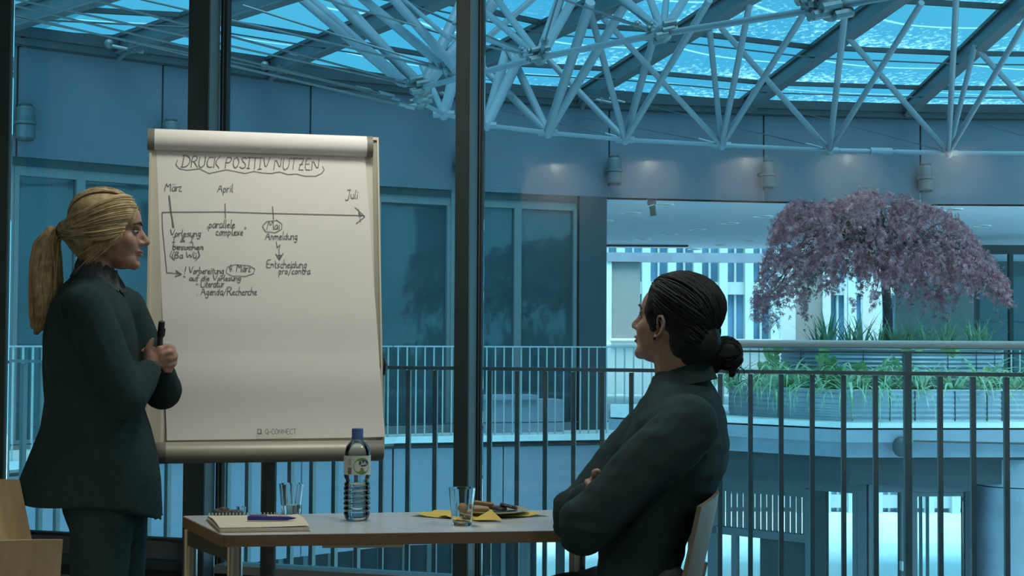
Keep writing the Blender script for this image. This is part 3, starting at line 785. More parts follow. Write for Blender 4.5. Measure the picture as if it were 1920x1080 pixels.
# tension rods with fork ends
RODS = [((25, -2), (795, 165), 4), ((20, 9), (745, 182), 4), ((165, -2), (770, 157), 4.5), ((262, -2), (835, 131), 4.5), ((22, 27), (783, 203), 3.5), ((22, 31), (700, 170), 3),
        ((455, 10), (830, 128), 4.5), ((605, -2), (860, 72), 4.5), ((748, -2), (858, 46), 4.5), ((428, 107), (752, 188), 2.5), ((428, 123), (780, 205), 2.5), ((240, 18), (560, 103), 3)]
for (a, c, w) in RODS:
    dA = 9.6 + (a[0]) / 760 * 3.0; dB = 12.6 if c[0] < 800 else 11.6
    p0 = pix(a[0], a[1], dA); p1 = pix(c[0], c[1], dB)
    tube(p0, p1, w, 'tension_rod', m_cable, 6)
    q = p1.lerp(p0, 0.06)
    tube(p1.lerp(p0, 0.012), q, w * 2.0, 'turnbuckle', m_tube, 8)
for g, (x0, y0), dd in ((G1, (900, 62), 9.4), (G1, (900, 84), 9.4), (G2, (1040, -6), 8.9), (G2, (1130, 30), 8.5), (G2, (1150, -4), 8.6), (G1, (1046, -4), 8.6)):
    p0 = pix(x0, y0, dd); tube(p0, g, 4.5, 'tension_rod', m_cable, 6)
    q = g.lerp(p0, 0.28 if g is G1 else 0.22); tube(g.lerp(p0, 0.1), q, 9, 'fork_end', m_tube, 8); b = MB(); b.ell(q, 0.025); b.build('fork_pin', m_node, truss, smooth=True)
# thin bracing wires in front of the wall band
for (a, c) in (((905, 148), (1172, 192)), ((930, 205), (1165, 258)), ((1040, 210), (1340, 268)), ((1180, 190), (1545, 278)), ((1280, 217), (1540, 277)), ((1480, 205), (1770, 283)), ((1820, 227), (2010, 280)), ((1700, 205), (1770, 283))):
    tube(pix(a[0], a[1], 18.6), pix(c[0], c[1], 16.5), 1.6, 'bracing_wire', m_cable, 5)
    tube(pix(c[0] - 30, c[1] - 8, 16.52), pix(c[0], c[1], 16.5), 4, 'turnbuckle', m_tube, 6)

# ================================================================ planter island on the pavilion roof
SL = [xy(1145, 16.3), xy(1585, 14.5), xy(2050, 14.75), (8.6, 18.4), xy(1145, 18.5)]
slab = empty('planter_slab', (4.5, 16.5, 0.0), 'pale roof slab carrying the corrugated planters', 'roof slab')
def inset_poly(P, k):
    c = Vector((sum(p[0] for p in P) / len(P), sum(p[1] for p in P) / len(P)))
    out = []
    for p in P:
        v = Vector(p) - c; out.append(tuple(c + v * (1 - k / v.length)))
    return out
b = MB(); b.prism(SL, 0.352, 0.40); b.build('top_slab', m_slabwhite, slab)
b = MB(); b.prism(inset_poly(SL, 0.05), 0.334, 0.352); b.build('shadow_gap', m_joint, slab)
b = MB(); b.prism(inset_poly(SL, -0.02), 0.215, 0.334); b.build('edge_band', m_concrete, slab)
b = MB(); b.prism(inset_poly(SL, 0.10), 0.06, 0.215); b.build('edge_band', m_concrete, slab)
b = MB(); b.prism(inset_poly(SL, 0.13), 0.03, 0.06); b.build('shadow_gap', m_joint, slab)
b = MB(); b.prism(inset_poly(SL, 0.30), -0.22, 0.03); b.build('soffit_beam', m_darkwall, slab)
# small dome camera under the slab edge
p = pix(1691, 838, 14.48)
e = empty('dome_camera', (p.x, p.y, p.z), 'dark half-dome fitting on the slab edge below the planter', 'camera')
b = MB(); b.ell((p.x, p.y + 0.03, p.z), (0.085, 0.06, 0.1)); b.build('dome', m_lampdark, e, smooth=True)
b = MB(); b.tube([(p.x + 0.07, p.y + 0.03, p.z + 0.05), (p.x + 0.07, p.y + 0.03, p.z + 0.17)], 0.012, 6); b.build('stem', m_lampdark, e)

m_corr = mat('corrugated_steel', (0.36, 0.38, 0.43), 0.4, metal=0.35, var=0.14, vscale=5, stretch=(1, 1, 0.4))
m_rust = mat('rust_streak', (0.10, 0.07, 0.06), 0.8)
m_soil = mat('potting_soil', (0.06, 0.045, 0.04), 0.95, var=0.3, vscale=30, bump=0.6)
def corr_path(path, z0, z1, pitch, amp, closed=False):
    b = MB(); n = int((z1 - z0) / pitch) * 6
    rings = []
    for j in range(n + 1):
        z = z0 + (z1 - z0) * j / n; o = amp * math.cos(2 * math.pi * (z - z0) / pitch)
        row = []
        for i, p in enumerate(path):
            a = Vector(path[max(0, i - 1)]); c = Vector(path[min(len(path) - 1, i + 1)])
            t = (c - a).normalized(); nn = Vector((t.y, -t.x))
            q = Vector(p) + nn * o; row.append((q.x, q.y, z))
        rings.append(row)
    b.loft(rings, cap=False, closed=False); return b
pth = [xy(1367, 15.95), xy(1480, 15.3), xy(1570, 14.83), xy(1600, 14.76), xy(1700, 14.80), xy(1830, 14.88), xy(2040, 15.0)]
lp = empty('lower_planter', (colX(1620, 15.5), 15.5, 0.4), 'wide lower trough of corrugated steel on the slab', 'planter')
pth_c = [xy(1380, 17.0)] + pth
corr_path(pth_c, 0.40, 0.71, 0.052, 0.006).build('wall', m_corr, lp, smooth=True)
sp = [(p[0], p[1] + 0.02) for p in pth_c] + [(8.3, 17.9), xy(1380, 17.9)]
b = MB(); b.prism(sp, 0.45, 0.66); b.build('soil', m_soil, lp)
b = MB()
for a, c in zip(pth_c[:-1], pth_c[1:]): b.tube([(a[0], a[1], 0.712), (c[0], c[1], 0.712)], 0.008, 6)
b.build('rim', m_farsteel, lp)
for px in (1460, 1525, 1598, 1668, 1715, 1790, 1850, 1878):
    for i in range(len(pth) - 1):
        l_ = Line(pth[i], pth[i + 1]); aa = l_.a(px)
        if 0 <= aa < l_.len:
            b = MB(); l_.box(b, aa - 0.004, aa + 0.004, -0.009, 0.0, 0.41, 0.70); b.build('seam', m_joint if px % 2 else m_rust, lp)
uc = Vector((colX(1668, 16.6), 16.6)); UR = 1.19
upl = empty('upper_planter', (uc.x, uc.y, 0.66), 'round upper tank of corrugated steel holding the maple', 'planter')
circ = [(uc.x + UR * math.cos(R(a)), uc.y + UR * math.sin(R(a))) for a in range(180, 541, 6)]
corr_path(circ, 0.66, 1.11, 0.045, 0.007).build('wall', m_corr, upl, smooth=True)
b = MB(); b.lathe([(0.01, 0.66), (UR - 0.02, 0.66), (UR - 0.02, 1.06), (0.01, 1.06)], (uc.x, uc.y, 0), 40); b.build('soil', m_soil, upl)
b = MB(); b.tube([(p[0], p[1], 1.112) for p in circ], 0.008, 6); b.build('rim', m_farsteel, upl)
for a in (205, 222, 243, 262, 285, 303, 320):
    q = Vector((uc.x + (UR + 0.009) * math.cos(R(a)), uc.y + (UR + 0.009) * math.sin(R(a)), 0.9)); b = MB(); b.box(q, (0.006, 0.006, 0.40)); b.build('seam', m_joint, upl)

# ================================================================ entrance pavilion below the slab
pc = xy(1626, 14.85)
pl_l = Line(xy(1240, 16.45), pc); pl_r = Line(pc, xy(2010, 15.1))
pav = empty('entrance_pavilion', (pc[0], pc[1], -3.6), 'dark-framed glass entrance pavilion under the planter slab', 'pavilion')
m_pav = mat('pavilion_frame', (0.085, 0.092, 0.1), 0.5, var=0.08)
m_pavdark = mat('pavilion_dark_panel', (0.03, 0.033, 0.036), 0.6)
def pf(ln, px0, px1, z0, z1, o0=-0.03, o1=0.05, name='frame', m=None):
    b = MB(); ln.box(b, ln.a(px0), ln.a(px1), o0, o1, z0, z1); return b.build(name, m or m_pav, pav)
zb = -3.6
pf(pl_l, 1240, 1626, -0.32, -0.22, name='header'); pf(pl_r, 1626, 1822, -0.30, -0.22, name='header')
pf(pl_l, 1608, 1626, zb, -0.32, name='corner_post'); pf(pl_r, 1626, 1645, zb, -0.30, name='corner_post')
pf(pl_l, 1524, 1548, zb, -0.32, -0.02, 0.06, 'door_jamb', m_pavdark)
pf(pl_l, 1512, 1525, zb, -0.3, name='post')
pf(pl_l, 1600, 1609, zb, -0.32, name='post')
pf(pl_l, 1240, 1512, -0.86, -0.78, name='transom'); pf(pl_l, 1330, 1346, zb, -0.32, name='post')
pf(pl_l, 1346, 1512, -0.40, -0.32, name='louver_frame')
for px in range(1352, 1512, 11):
    pf(pl_l, px, px + 6, -0.78, -0.40, -0.02, 0.02, 'louver_slat')
pf(pl_l, 1425, 1512, zb, -0.86, 0.0, 0.05, 'dark_panel', m_pavdark)
pf(pl_l, 1374, 1382, zb, -0.86, name='post')
pf(pl_l, 1346, 1425, zb, -0.86, 0.01, 0.02, 'pane', g_pav)
pf(pl_l, 1548, 1600, zb, -0.32, 0.01, 0.02, 'pane', g_pav)
pf(pl_r, 1686, 1716, zb, -0.30, -0.04, 0.06, 'post', m_pav)
pf(pl_r, 1805, 1824, zb, -0.30, -0.04, 0.06, 'post', m_pavdark)
pf(pl_r, 1645, 1686, zb, -0.30, 0.01, 0.02, 'pane', g_pav)
pf(pl_r, 1716, 1805, zb, -0.30, 0.01, 0.02, 'pane', g_pav)
pf(pl_r, 1716, 1805, -0.345, -0.30, -0.02, 0.04, 'header')
for px in (1768, 1781):
    pf(pl_r, px, px + 4, zb, -0.30, 0.6, 0.64, 'post', m_pav)
b = MB(); b.box(pl_r.P(pl_r.a(1691), -0.06, -1.02), (0.09, 0.06, 0.09), pl_r.ang); b.build('lock', m_alu, pav)
pcx = xy(1908, 15.25)
col = empty('round_column', (pcx[0], pcx[1], -3.6), 'thick round grey column at the right below the slab', 'column')
b = MB(); b.lathe([(0.44, -3.6), (0.44, -0.26)], (pcx[0], pcx[1], 0), 40); b.build('shaft', m_concrete, col, smooth=40)
b = MB(); b.lathe([(0.445, -0.25), (0.445, 0.03)], (pcx[0], pcx[1], 0), 40); b.build('collar', m_concrete, col, smooth=40)
# ================================================================ maple, planter plants
m_bark = mat('maple_bark', (0.10, 0.085, 0.08), 0.9, var=0.25, vscale=25, bump=0.5)
def leafmat(name, c1, c2, scale=3.0, transl=0.35):
    m = bpy.data.materials.new(name); m.use_nodes = True
    nt = m.node_tree; nt.nodes.clear(); N = nt.nodes.new; L = nt.links.new
    out = N('ShaderNodeOutputMaterial'); df = N('ShaderNodeBsdfDiffuse'); tl = N('ShaderNodeBsdfTranslucent'); gl = N('ShaderNodeBsdfGlossy')
    gl.inputs['Roughness'].default_value = 0.4
    geo = N('ShaderNodeNewGeometry'); nz = N('ShaderNodeTexNoise'); nz.inputs['Scale'].default_value = scale; nz.inputs['Detail'].default_value = 5; nz.inputs['Roughness'].default_value = 0.8
    L(geo.outputs['Position'], nz.inputs['Vector'])
    rp = N('ShaderNodeValToRGB'); rp.color_ramp.elements[0].position = 0.38; rp.color_ramp.elements[1].position = 0.7
    rp.color_ramp.elements[0].color = (*c1, 1); rp.color_ramp.elements[1].color = (*c2, 1)
    L(nz.outputs['Fac'], rp.inputs['Fac']); L(rp.outputs['Color'], df.inputs['Color']); L(rp.outputs['Color'], tl.inputs['Color'])
    mx = N('ShaderNodeMixShader'); mx.inputs['Fac'].default_value = transl; L(df.outputs[0], mx.inputs[1]); L(tl.outputs[0], mx.inputs[2])
    m2 = N('ShaderNodeMixShader'); m2.inputs['Fac'].default_value = 0.06; L(mx.outputs[0], m2.inputs[1]); L(gl.outputs[0], m2.inputs[2])
    L(m2.outputs[0], out.inputs['Surface']); return m
m_maple = leafmat('maple_leaf_purple', (0.28, 0.05, 0.07), (0.95, 0.42, 0.46), 11.0, 0.25)
m_strap = leafmat('strap_leaf', (0.22, 0.42, 0.18), (0.75, 0.82, 0.66), 6.0)
m_grass = leafmat('upright_leaf', (0.12, 0.26, 0.12), (0.45, 0.58, 0.38), 9.0)
m_ivy = leafmat('heart_leaf', (0.07, 0.17, 0.06), (0.30, 0.42, 0.10), 12.0)

TD = 16.55
ttop = pix(1662, 470, TD); tbase = Vector((colX(1664, TD), TD, 1.05))
maple = empty('maple_tree', tbase, 'weeping purple-leaved maple with a slim trunk in the upper planter', 'tree')
b = MB(); b.tube([tbase, tbase.lerp(ttop, 0.4) + Vector((0.01, 0, 0)), tbase.lerp(ttop, 0.75) + Vector((-0.02, 0, 0)), ttop + Vector((0.0, 0, 0.1))], [0.062, 0.052, 0.047, 0.042], 10)
b.build('trunk', m_bark, maple, smooth=True)
rng = random.Random(11)
brm = MB(); leaves = []
TOPL = [(1418, 565), (1432, 520), (1448, 460), (1462, 405), (1490, 378), (1520, 370), (1558, 384), (1590, 368), (1625, 352), (1665, 352), (1700, 366), (1735, 384), (1775, 396), (1805, 420), (1830, 452), (1852, 480), (1872, 515), (1885, 545)]
BOTL = [(1418, 585), (1440, 592), (1465, 570), (1490, 540), (1508, 585), (1525, 520), (1555, 498), (1590, 500), (1612, 530), (1640, 505), (1665, 520), (1685, 545), (1715, 530), (1745, 565), (1780, 572), (1800, 535), (1830, 512), (1858, 545), (1885, 560)]
def interp(T_, x):
    if x <= T_[0][0]: return T_[0][1]
    for (x0, y0), (x1, y1) in zip(T_[:-1], T_[1:]):
        if x0 <= x <= x1: return y0 + (y1 - y0) * (x - x0) / (x1 - x0)
    return T_[-1][1]
def cluster(c, L, n, out):
    for q in range(n):
        t = q / n
        leaves.append(c + out * (0.10 * t) + Vector((0, 0, -L * t * t - 0.03 * t)) + Vector((rng.gauss(0, 0.02), rng.gauss(0, 0.02), rng.gauss(0, 0.016))))
tips = []
n_c = 0
while n_c < 1500:
    x = rng.uniform(1418, 1885); rho = (x - 1655) / 232; dyn = rng.uniform(-1, 1)
    r_ = math.sqrt(rho * rho + dyn * dyn)
    if r_ > 1.0: continue
    xe = 1655 + math.copysign(max(abs(rho), r_ * 0.9), rho if abs(rho) > 0.05 else rng.uniform(-1, 1)) * 232
    yt = max(interp(TOPL, x), interp(TOPL, xe) - 12); yb = interp(BOTL, xe) if r_ > 0.6 else interp(BOTL, x)
    yb = max(yb, yt + 14)
    # two thirds of the twigs near the outer skin, some hanging below
    u = rng.random() ** 1.5
    if noise.noise(Vector((x * 0.02, dyn * 2.2, u * 2.5))) < -0.18: continue
    y = yt + (yb - yt) * u * 0.92
    c = pix(x, y, TD + dyn * 1.15); out = Vector((c.x - ttop.x, c.y - ttop.y, 0)); out = out.normalized() if out.length > 1e-3 else Vector((1, 0, 0))
    cluster(c, rng.uniform(0.05, 0.2), rng.randint(8, 13), out); n_c += 1
    if n_c % 11 == 0: tips.append(c)
for k in range(120):
    x = rng.uniform(1425, 1880); dyn = rng.uniform(-0.7, 0.7); y = interp(BOTL, x) + rng.uniform(-25, 22)
    cluster(pix(x, y - 10, TD + dyn), rng.uniform(0.1, 0.3), rng.randint(6, 12), Vector((rng.uniform(-0.5, 0.5), 0, 0)))
for tip in tips:
    s_ = ttop + Vector((0, 0, rng.uniform(-0.05, 0.15))); pk = s_.lerp(tip, 0.65); pk.z = max(tip.z, s_.z) + 0.25
    if pk.z > 2.55: pk.z = 2.55
    pts = []
    for k in range(13):
        t = k / 12; pts.append(s_ * (1 - t) ** 2 + pk * 2 * t * (1 - t) + tip * t ** 2 + Vector((rng.uniform(-1, 1), rng.uniform(-1, 1), rng.uniform(-1, 1))) * 0.02)
    brm.tube(pts, [0.018 * (1 - t / 13) + 0.003 for t in range(13)], 5)
brm.build('branches', m_bark, maple, kind='stuff')
# finely cut leaves: five narrow lobes each
lv = []; lf = []
for p in leaves:
    s = rng.uniform(0.036, 0.062)
    a0 = rng.uniform(0, 6.28)
    nrm = Vector((rng.gauss(0, 1), rng.gauss(0, 1), rng.gauss(0.5, 0.8))).normalized()
    x = nrm.orthogonal().normalized(); y = nrm.cross(x)
    for k in range(5):
        a = a0 + (k - 2) * 0.62
        d = x * math.cos(a) + y * math.sin(a); e = x * -math.sin(a) + y * math.cos(a)
        ln_ = s * (1.0 - 0.12 * abs(k - 2)); n0 = len(lv)
        lv += [p, p + d * ln_ * 0.5 + e * s * 0.10, p + d * ln_ + Vector((0, 0, -s * 0.25)), p + d * ln_ * 0.5 - e * s * 0.10]
        lf += [(n0, n0 + 1, n0 + 2, n0 + 3)]
me = bpy.data.meshes.new('foliage'); inv = WM[maple.name].inverted()
me.from_pydata([tuple(inv @ v) for v in lv], [], lf); me.update(); me.materials.append(m_maple)
fo = bpy.data.objects.new('foliage', me); COL.objects.link(fo); fo.parent = maple; fo['kind'] = 'stuff'
print('maple leaves', len(leaves))

def strap_mesh(name, n, ln0, ln1, arch, w, upright, m, seed):
    r_ = random.Random(seed); b = MB()
    for k in range(n):
        az = r_.uniform(0, 6.28); L = r_.uniform(ln0, ln1); el = R(r_.uniform(*upright)); ww = w * r_.uniform(0.7, 1.2)
        h = Vector((math.cos(az), math.sin(az), 0)); sd = Vector((-h.y, h.x, 0))
        p = Vector((h.x * 0.02, h.y * 0.02, 0)); rows = []; ang = el; seg = 9
        ar = arch * r_.uniform(0.6, 1.3)
        for i in range(seg + 1):
            t = i / seg; wd = ww * (0.6 + 0.4 * math.sin(math.pi * min(1, t * 1.3 + 0.15))) * (1 - t ** 3) + 0.0008
            up = Vector((-h.x * math.sin(ang), -h.y * math.sin(ang), math.cos(ang)))
            rows.append([p - sd * wd / 2 + up * wd * 0.12, p.copy(), p + sd * wd / 2 + up * wd * 0.12])
            p = p + (h * math.cos(ang) + Vector((0, 0, 1)) * math.sin(ang)) * (L / seg); ang -= ar / seg
        b.loft(rows, cap=False, closed=False)
    me = b.mesh(name, None, True); me.materials.append(m); return me
spider = [strap_mesh('spider_leaves', 26, 0.40, 0.75, 2.5, 0.028, (35, 85), m_strap, s) for s in (1, 2, 3, 4)]
upright = [strap_mesh('upright_leaves', 20, 0.28, 0.56, 0.7, 0.028, (55, 88), m_grass, s) for s in (5, 6, 7)]
def plant(me, name, loc, rz, sc, label, cat, group):
    o = bpy.data.objects.new(name, me); COL.objects.link(o); o.location = loc; o.rotation_euler = (0, 0, rz); o.scale = (sc, sc, sc)
    WM[o.name] = Matrix.Translation(Vector(loc)); tag(o, label, cat, group); o['kind'] = 'thing' if False else ''
    del o['kind']
    return o
rng = random.Random(21)
# row along the rim of the lower trough
tot = []
for i in range(1, len(pth_c) - 1):
    a, c = Vector(pth_c[i]), Vector(pth_c[i + 1]); n = max(1, int((c - a).length / 0.24))
    for k in range(n): tot.append(a.lerp(c, (k + 0.5) / n))
for i, q in enumerate(tot):
    for row in range(2):
        loc = (q.x + rng.uniform(-0.06, 0.06), q.y + 0.10 + row * 0.2 + rng.uniform(-0.03, 0.03), 0.655)
        plant(spider[(i + row) % 4], 'spider_plant', loc, rng.uniform(0, 6.28), rng.uniform(0.85, 1.25), 'pale-striped spider plant %s, %s from the left' % (('arching over the rim of the lower planter', 'in the second row behind the lower planter rim')[row], ORD[i]), 'plant', 'spider plants in the lower planter')
for k in range(15):
    a = R(198 + k * 10.2); rr = UR - rng.uniform(0.12, 0.35)
    loc = (uc.x + rr * math.cos(a), uc.y + rr * math.sin(a), 1.055)
    plant(upright[k % 3], 'grassy_plant', loc, rng.uniform(0, 6.28), rng.uniform(0.75, 1.15), 'upright grassy plant at the rim of the upper planter, %s from the left' % ORD[k], 'plant', 'grassy plants in the upper planter')
# broad heart-shaped leaves
hl = MB()
for sgn in (-1, 1):
    pts = [(0, 0), (0.25, 0.12), (0.42, 0.0), (0.45, -0.25), (0.3, -0.6), (0, -1.0)]
    vs = [(sgn * x, -0.12 * x, y) for x, y in pts]
    n = len(vs); hl.add(vs, [(0, k, k + 1) for k in range(1, n - 1)])
hlm = hl.mesh('leaf', None, True); hlm.materials.append(m_ivy)
def ivy(spots, label, base):
    e = empty('heart_leaf_plant', base, label, 'plant')
    stem = MB()
    for (x, y, d, s) in spots:
        p = pix(x, y, d)
        q = Matrix.Rotation(rng.uniform(-0.6, 0.6), 3, 'Z') @ Matrix.Rotation(rng.uniform(-0.7, 0.2), 3, 'X') @ Matrix.Rotation(rng.uniform(-0.5, 0.5), 3, 'Y') @ Matrix.Diagonal((s * 0.72, s * 0.72, s * 0.72))
        place(hlm, 'leaf', e, p, q)
        stem.tube([base, base.lerp(p, 0.5) + Vector((0, 0, 0.1)), p], 0.004, 4)
    stem.build('stem', m_ivy, e)
ivy([(1700, 648, 15.2, 0.17), (1722, 650, 15.25, 0.15), (1712, 640, 15.3, 0.12)], 'bushy heart-leaved plant hanging over the tank rim near the railing post', pix(1708, 652, 15.5))
ivy([(1780, 652, 15.25, 0.17), (1792, 655, 15.3, 0.13), (1768, 648, 15.3, 0.11)], 'heart-leaved plant hanging over the tank rim right of the post', pix(1783, 650, 15.55))
ivy([(1545, 655, 15.3, 0.2), (1535, 668, 15.25, 0.18), (1556, 672, 15.2, 0.2), (1548, 690, 15.1, 0.22), (1530, 700, 15.1, 0.22), (1560, 705, 15.0, 0.2), (1575, 690, 15.0, 0.2), (1610, 682, 15.0, 0.2), (1620, 690, 15.0, 0.17)], 'tall heart-leaved plant climbing the left half of the tank', pix(1555, 712, 15.3))
ivy([(1440, 655, 15.9, 0.2), (1452, 668, 15.8, 0.2), (1430, 680, 15.7, 0.2), (1445, 692, 15.7, 0.2), (1460, 648, 16.0, 0.18), (1465, 680, 15.7, 0.2), (1425, 700, 15.7, 0.2)], 'dense heart-leaved plant at the left end of the tank', pix(1445, 712, 15.85))
ivy([(1650, 690, 14.95, 0.16), (1665, 678, 15.0, 0.17), (1680, 672, 15.05, 0.14), (1690, 688, 15.0, 0.15)], 'low heart-leaved plant between trough and tank left of the post', pix(1668, 715, 15.2))
ivy([(1868, 660, 16.4, 0.18), (1872, 672, 16.4, 0.16), (1875, 690, 16.3, 0.18), (1850, 690, 15.6, 0.14)], 'heart-leaved plant at the right end of the tank', pix(1872, 712, 16.2))
# ================================================================ flip chart
m_frame = mat('flipchart_frame', (0.70, 0.67, 0.56), 0.4, metal=0.2, var=0.03)
m_frame2 = mat('flipchart_frame_dark', (0.40, 0.40, 0.33), 0.45, metal=0.2, var=0.04)
m_capgrey = mat('grey_plastic_cap', (0.20, 0.205, 0.18), 0.5, var=0.06)
m_board = mat('white_board_surface', (0.72, 0.70, 0.62), 0.3, var=0.01)
m_paper = mat('flipchart_paper', (0.88, 0.875, 0.86), 0.85, var=0.015, vscale=3)
m_ink = mat('marker_ink', (0.22, 0.215, 0.20), 0.6)
m_print = mat('grey_print', (0.28, 0.29, 0.28), 0.7)
m_stand = mat('stand_dark_metal', (0.10, 0.105, 0.095), 0.45, metal=0.3)
m_black = mat('black_plastic', (0.015, 0.017, 0.018), 0.4)
PSI, TAU = R(13), R(10.5)
tw = Vector((math.cos(PSI), math.sin(PSI), 0))
nh = Vector((math.sin(PSI), -math.cos(PSI), 0))             # horizontal part of the facing direction
upb = Vector((0, 0, 1)) * math.cos(TAU) - nh * math.sin(TAU)
nb = nh * math.cos(TAU) + Vector((0, 0, 1)) * math.sin(TAU)
C0 = pix(497, 552, 4.80)
def bp(px, py, off=0.0):
    return pixplane(px, py, C0 + nb * off, nb)
chart = empty('flip_chart', (C0.x - nh.x * 0.1, C0.y - nh.y * 0.1, 0), 'flip chart on a tripod with a handwritten timeline on its paper', 'flip chart')
TLc, TRc, BLc, BRc = bp(266, 244), bp(694, 258), bp(291, 859), bp(732, 853)
Wd = ((TRc - TLc).dot(tw) + (BRc - BLc).dot(tw)) / 2; Ht = ((TLc - BLc).dot(upb) + (TRc - BRc).dot(upb)) / 2
CB = (TLc + TRc + BLc + BRc) / 4
MBm = Matrix((tw, nb * -1, upb)).transposed()                # local axes: x right, y into board, z up
def BPt(x, z, off=0.0): return CB + tw * x + upb * z + nb * off
def bbox(b, x0, x1, z0, z1, o0, o1):
    return b.box(BPt((x0 + x1) / 2, (z0 + z1) / 2, (o0 + o1) / 2), (x1 - x0, abs(o1 - o0), z1 - z0), m=MBm)
hw, hh = Wd / 2, Ht / 2
b = MB(); bbox(b, -hw, hw, -hh, hh, -0.02, -0.002); b.build('board', m_board, chart)
b = MB(); bbox(b, -hw, -hw + 0.0445, -hh, hh, -0.02, 0.0038); b.build('frame_side', m_frame, chart)
b = MB(); bbox(b, -hw - 0.004, -hw + 0.004, -hh, hh, -0.022, 0.012); b.build('frame_edge', m_frame, chart)
b = MB(); bbox(b, hw - 0.017, hw, -hh, hh, -0.02, 0.003); b.build('frame_side', m_frame2, chart)
b = MB(); bbox(b, hw - 0.003, hw + 0.003, -hh, hh, -0.022, 0.010); b.build('frame_edge', m_frame, chart)
b = MB(); bbox(b, -hw, hw, hh - 0.01, hh, -0.02, 0.01); b.build('frame_top', m_frame, chart)
# bottom tray: rounded channel with end caps
def tray(x0, x1, m, nm):
    b = MB(); rings = []
    prof = [(0.0, 0.045), (0.03, 0.045), (0.05, 0.036), (0.062, 0.018), (0.064, 0.0), (0.055, -0.012), (0.03, -0.018), (0.0, -0.018)]
    for x in (x0, x1): rings.append([BPt(x, -hh + z, o) for (o, z) in prof])
    b.loft(rings); b.build(nm, m, chart, smooth=50)
tray(-hw + 0.06, hw - 0.06, m_frame2, 'tray'); tray(-hw + 0.02, -hw + 0.06, m_capgrey, 'tray_cap'); tray(hw - 0.06, hw - 0.005, m_capgrey, 'tray_cap')
b = MB(); bbox(b, -hw + 0.004, hw, -hh - 0.012, -hh + 0.004, -0.02, 0.01); b.build('bottom_rail', m_capgrey, chart)
# paper pad: rolls over the clamp bar at the top, hangs in soft waves
ptl, ptr, pbl, pbr = bp(293, 272, 0.004), bp(684, 286, 0.004), bp(313, 826, 0.004), bp(721, 820, 0.004)
b = MB(); rows = []
NV, NU = 40, 14
for j in range(NV + 1):
    v = j / NV
    l_ = ptl.lerp(pbl, v); r_ = ptr.lerp(pbr, v); row = []
    for i in range(NU + 1):
        u = i / NU
        wv = 0.0
        if v > 0.5: wv = 0.0028 * math.sin((v - 0.5) * 26.0) * min(1, (v - 0.5) * 5) + 0.004 * (v - 0.5) * 2
        curl = 0.010 * max(0, (v - 0.6) / 0.4) ** 2 * max(0, (u - 0.8) / 0.2) ** 2
        row.append(l_.lerp(r_, u) + nb * (wv + curl))
    rows.append(row)
b.loft(rows, cap=False, closed=False)
paper = b.build('paper_pad', m_paper, chart, smooth=True)
b = MB()
q = [ptl.lerp(pbl, 0.01), ptr.lerp(pbr, 0.01), pbr + tw * 0.001, pbl - tw * 0.001]; b.add([p - nb * 0.0005 for p in q] + [p - nb * 0.0058 for p in q], [(0, 1, 2, 3), (7, 6, 5, 4), (0, 4, 5, 1), (1, 5, 6, 2), (2, 6, 7, 3), (3, 7, 4, 0)])
b.build('lower_sheets', m_paper, chart)
# clamp bar wrapped by the paper
prof = [(0.012, -0.042), (0.028, -0.034), (0.036, -0.018), (0.034, 0.0), (0.022, 0.012), (0.0, 0.016), (-0.01, 0.014), (-0.01, -0.03)]
tl2, tr2 = bp(290, 247), bp(686, 261)
zt = ((tl2 - CB).dot(upb) + (tr2 - CB).dot(upb)) / 2; xa = (tl2 - CB).dot(tw); xb = (tr2 - CB).dot(tw)
def clampbar(x0, x1, m, nm, sc=1.0):
    b = MB(); rings = []
    for x in (x0, x1): rings.append([BPt(x, zt - 0.012 + z * 1.25 * sc, o * sc) for (o, z) in prof])
    b.loft(rings); return b.build(nm, m, chart, smooth=60)
clampbar(xa, xb, m_paper, 'clamp_bar'); clampbar(xa - 0.022, xa, m_capgrey, 'clamp_cap', 1.03); clampbar(xb, xb + 0.02, m_capgrey, 'clamp_cap', 1.03)
b = MB(); q = BPt(hw + 0.008, -hh + 0.29, -0.02); b.ell(q, (0.016, 0.03, 0.03)); b.build('clamp_knob', m_black, chart, smooth=True)
# tripod
hub = pix(496, 868, 4.86); hub.y += 0.03
def px_at(p): return p
b = MB(); b.tube([Vector((hub.x, hub.y + 0.06, 1.3)), Vector((hub.x, hub.y + 0.06, 0.30))], 0.026, 12); b.build('column', m_stand, chart, smooth=40)
b = MB(); b.tube([Vector((hub.x, hub.y + 0.06, 0.83)), Vector((hub.x, hub.y + 0.06, 0.79))], 0.031, 12); b.build('collar', m_black, chart, smooth=40)
b = MB(); b.ell(Vector((hub.x + 0.036, hub.y + 0.03, 0.86)), (0.014, 0.02, 0.02)); b.build('column_knob', m_black, chart, smooth=True)
for a in (80, 200, 320):
    b = MB(); e_ = Vector((hub.x + 0.5 * math.cos(R(a)), hub.y + 0.06 + 0.42 * math.sin(R(a)), 0.015)); b.tube([Vector((hub.x, hub.y + 0.06, 0.34)), e_], 0.014, 8); b.ell(e_, 0.018); b.build('leg', m_stand, chart, smooth=40)
b = MB(); b.beam(BPt(0.02, 0.25, -0.02), Vector((hub.x, hub.y + 0.06, 1.28)), 0.06, 0.03); b.build('board_bracket', m_stand, chart)

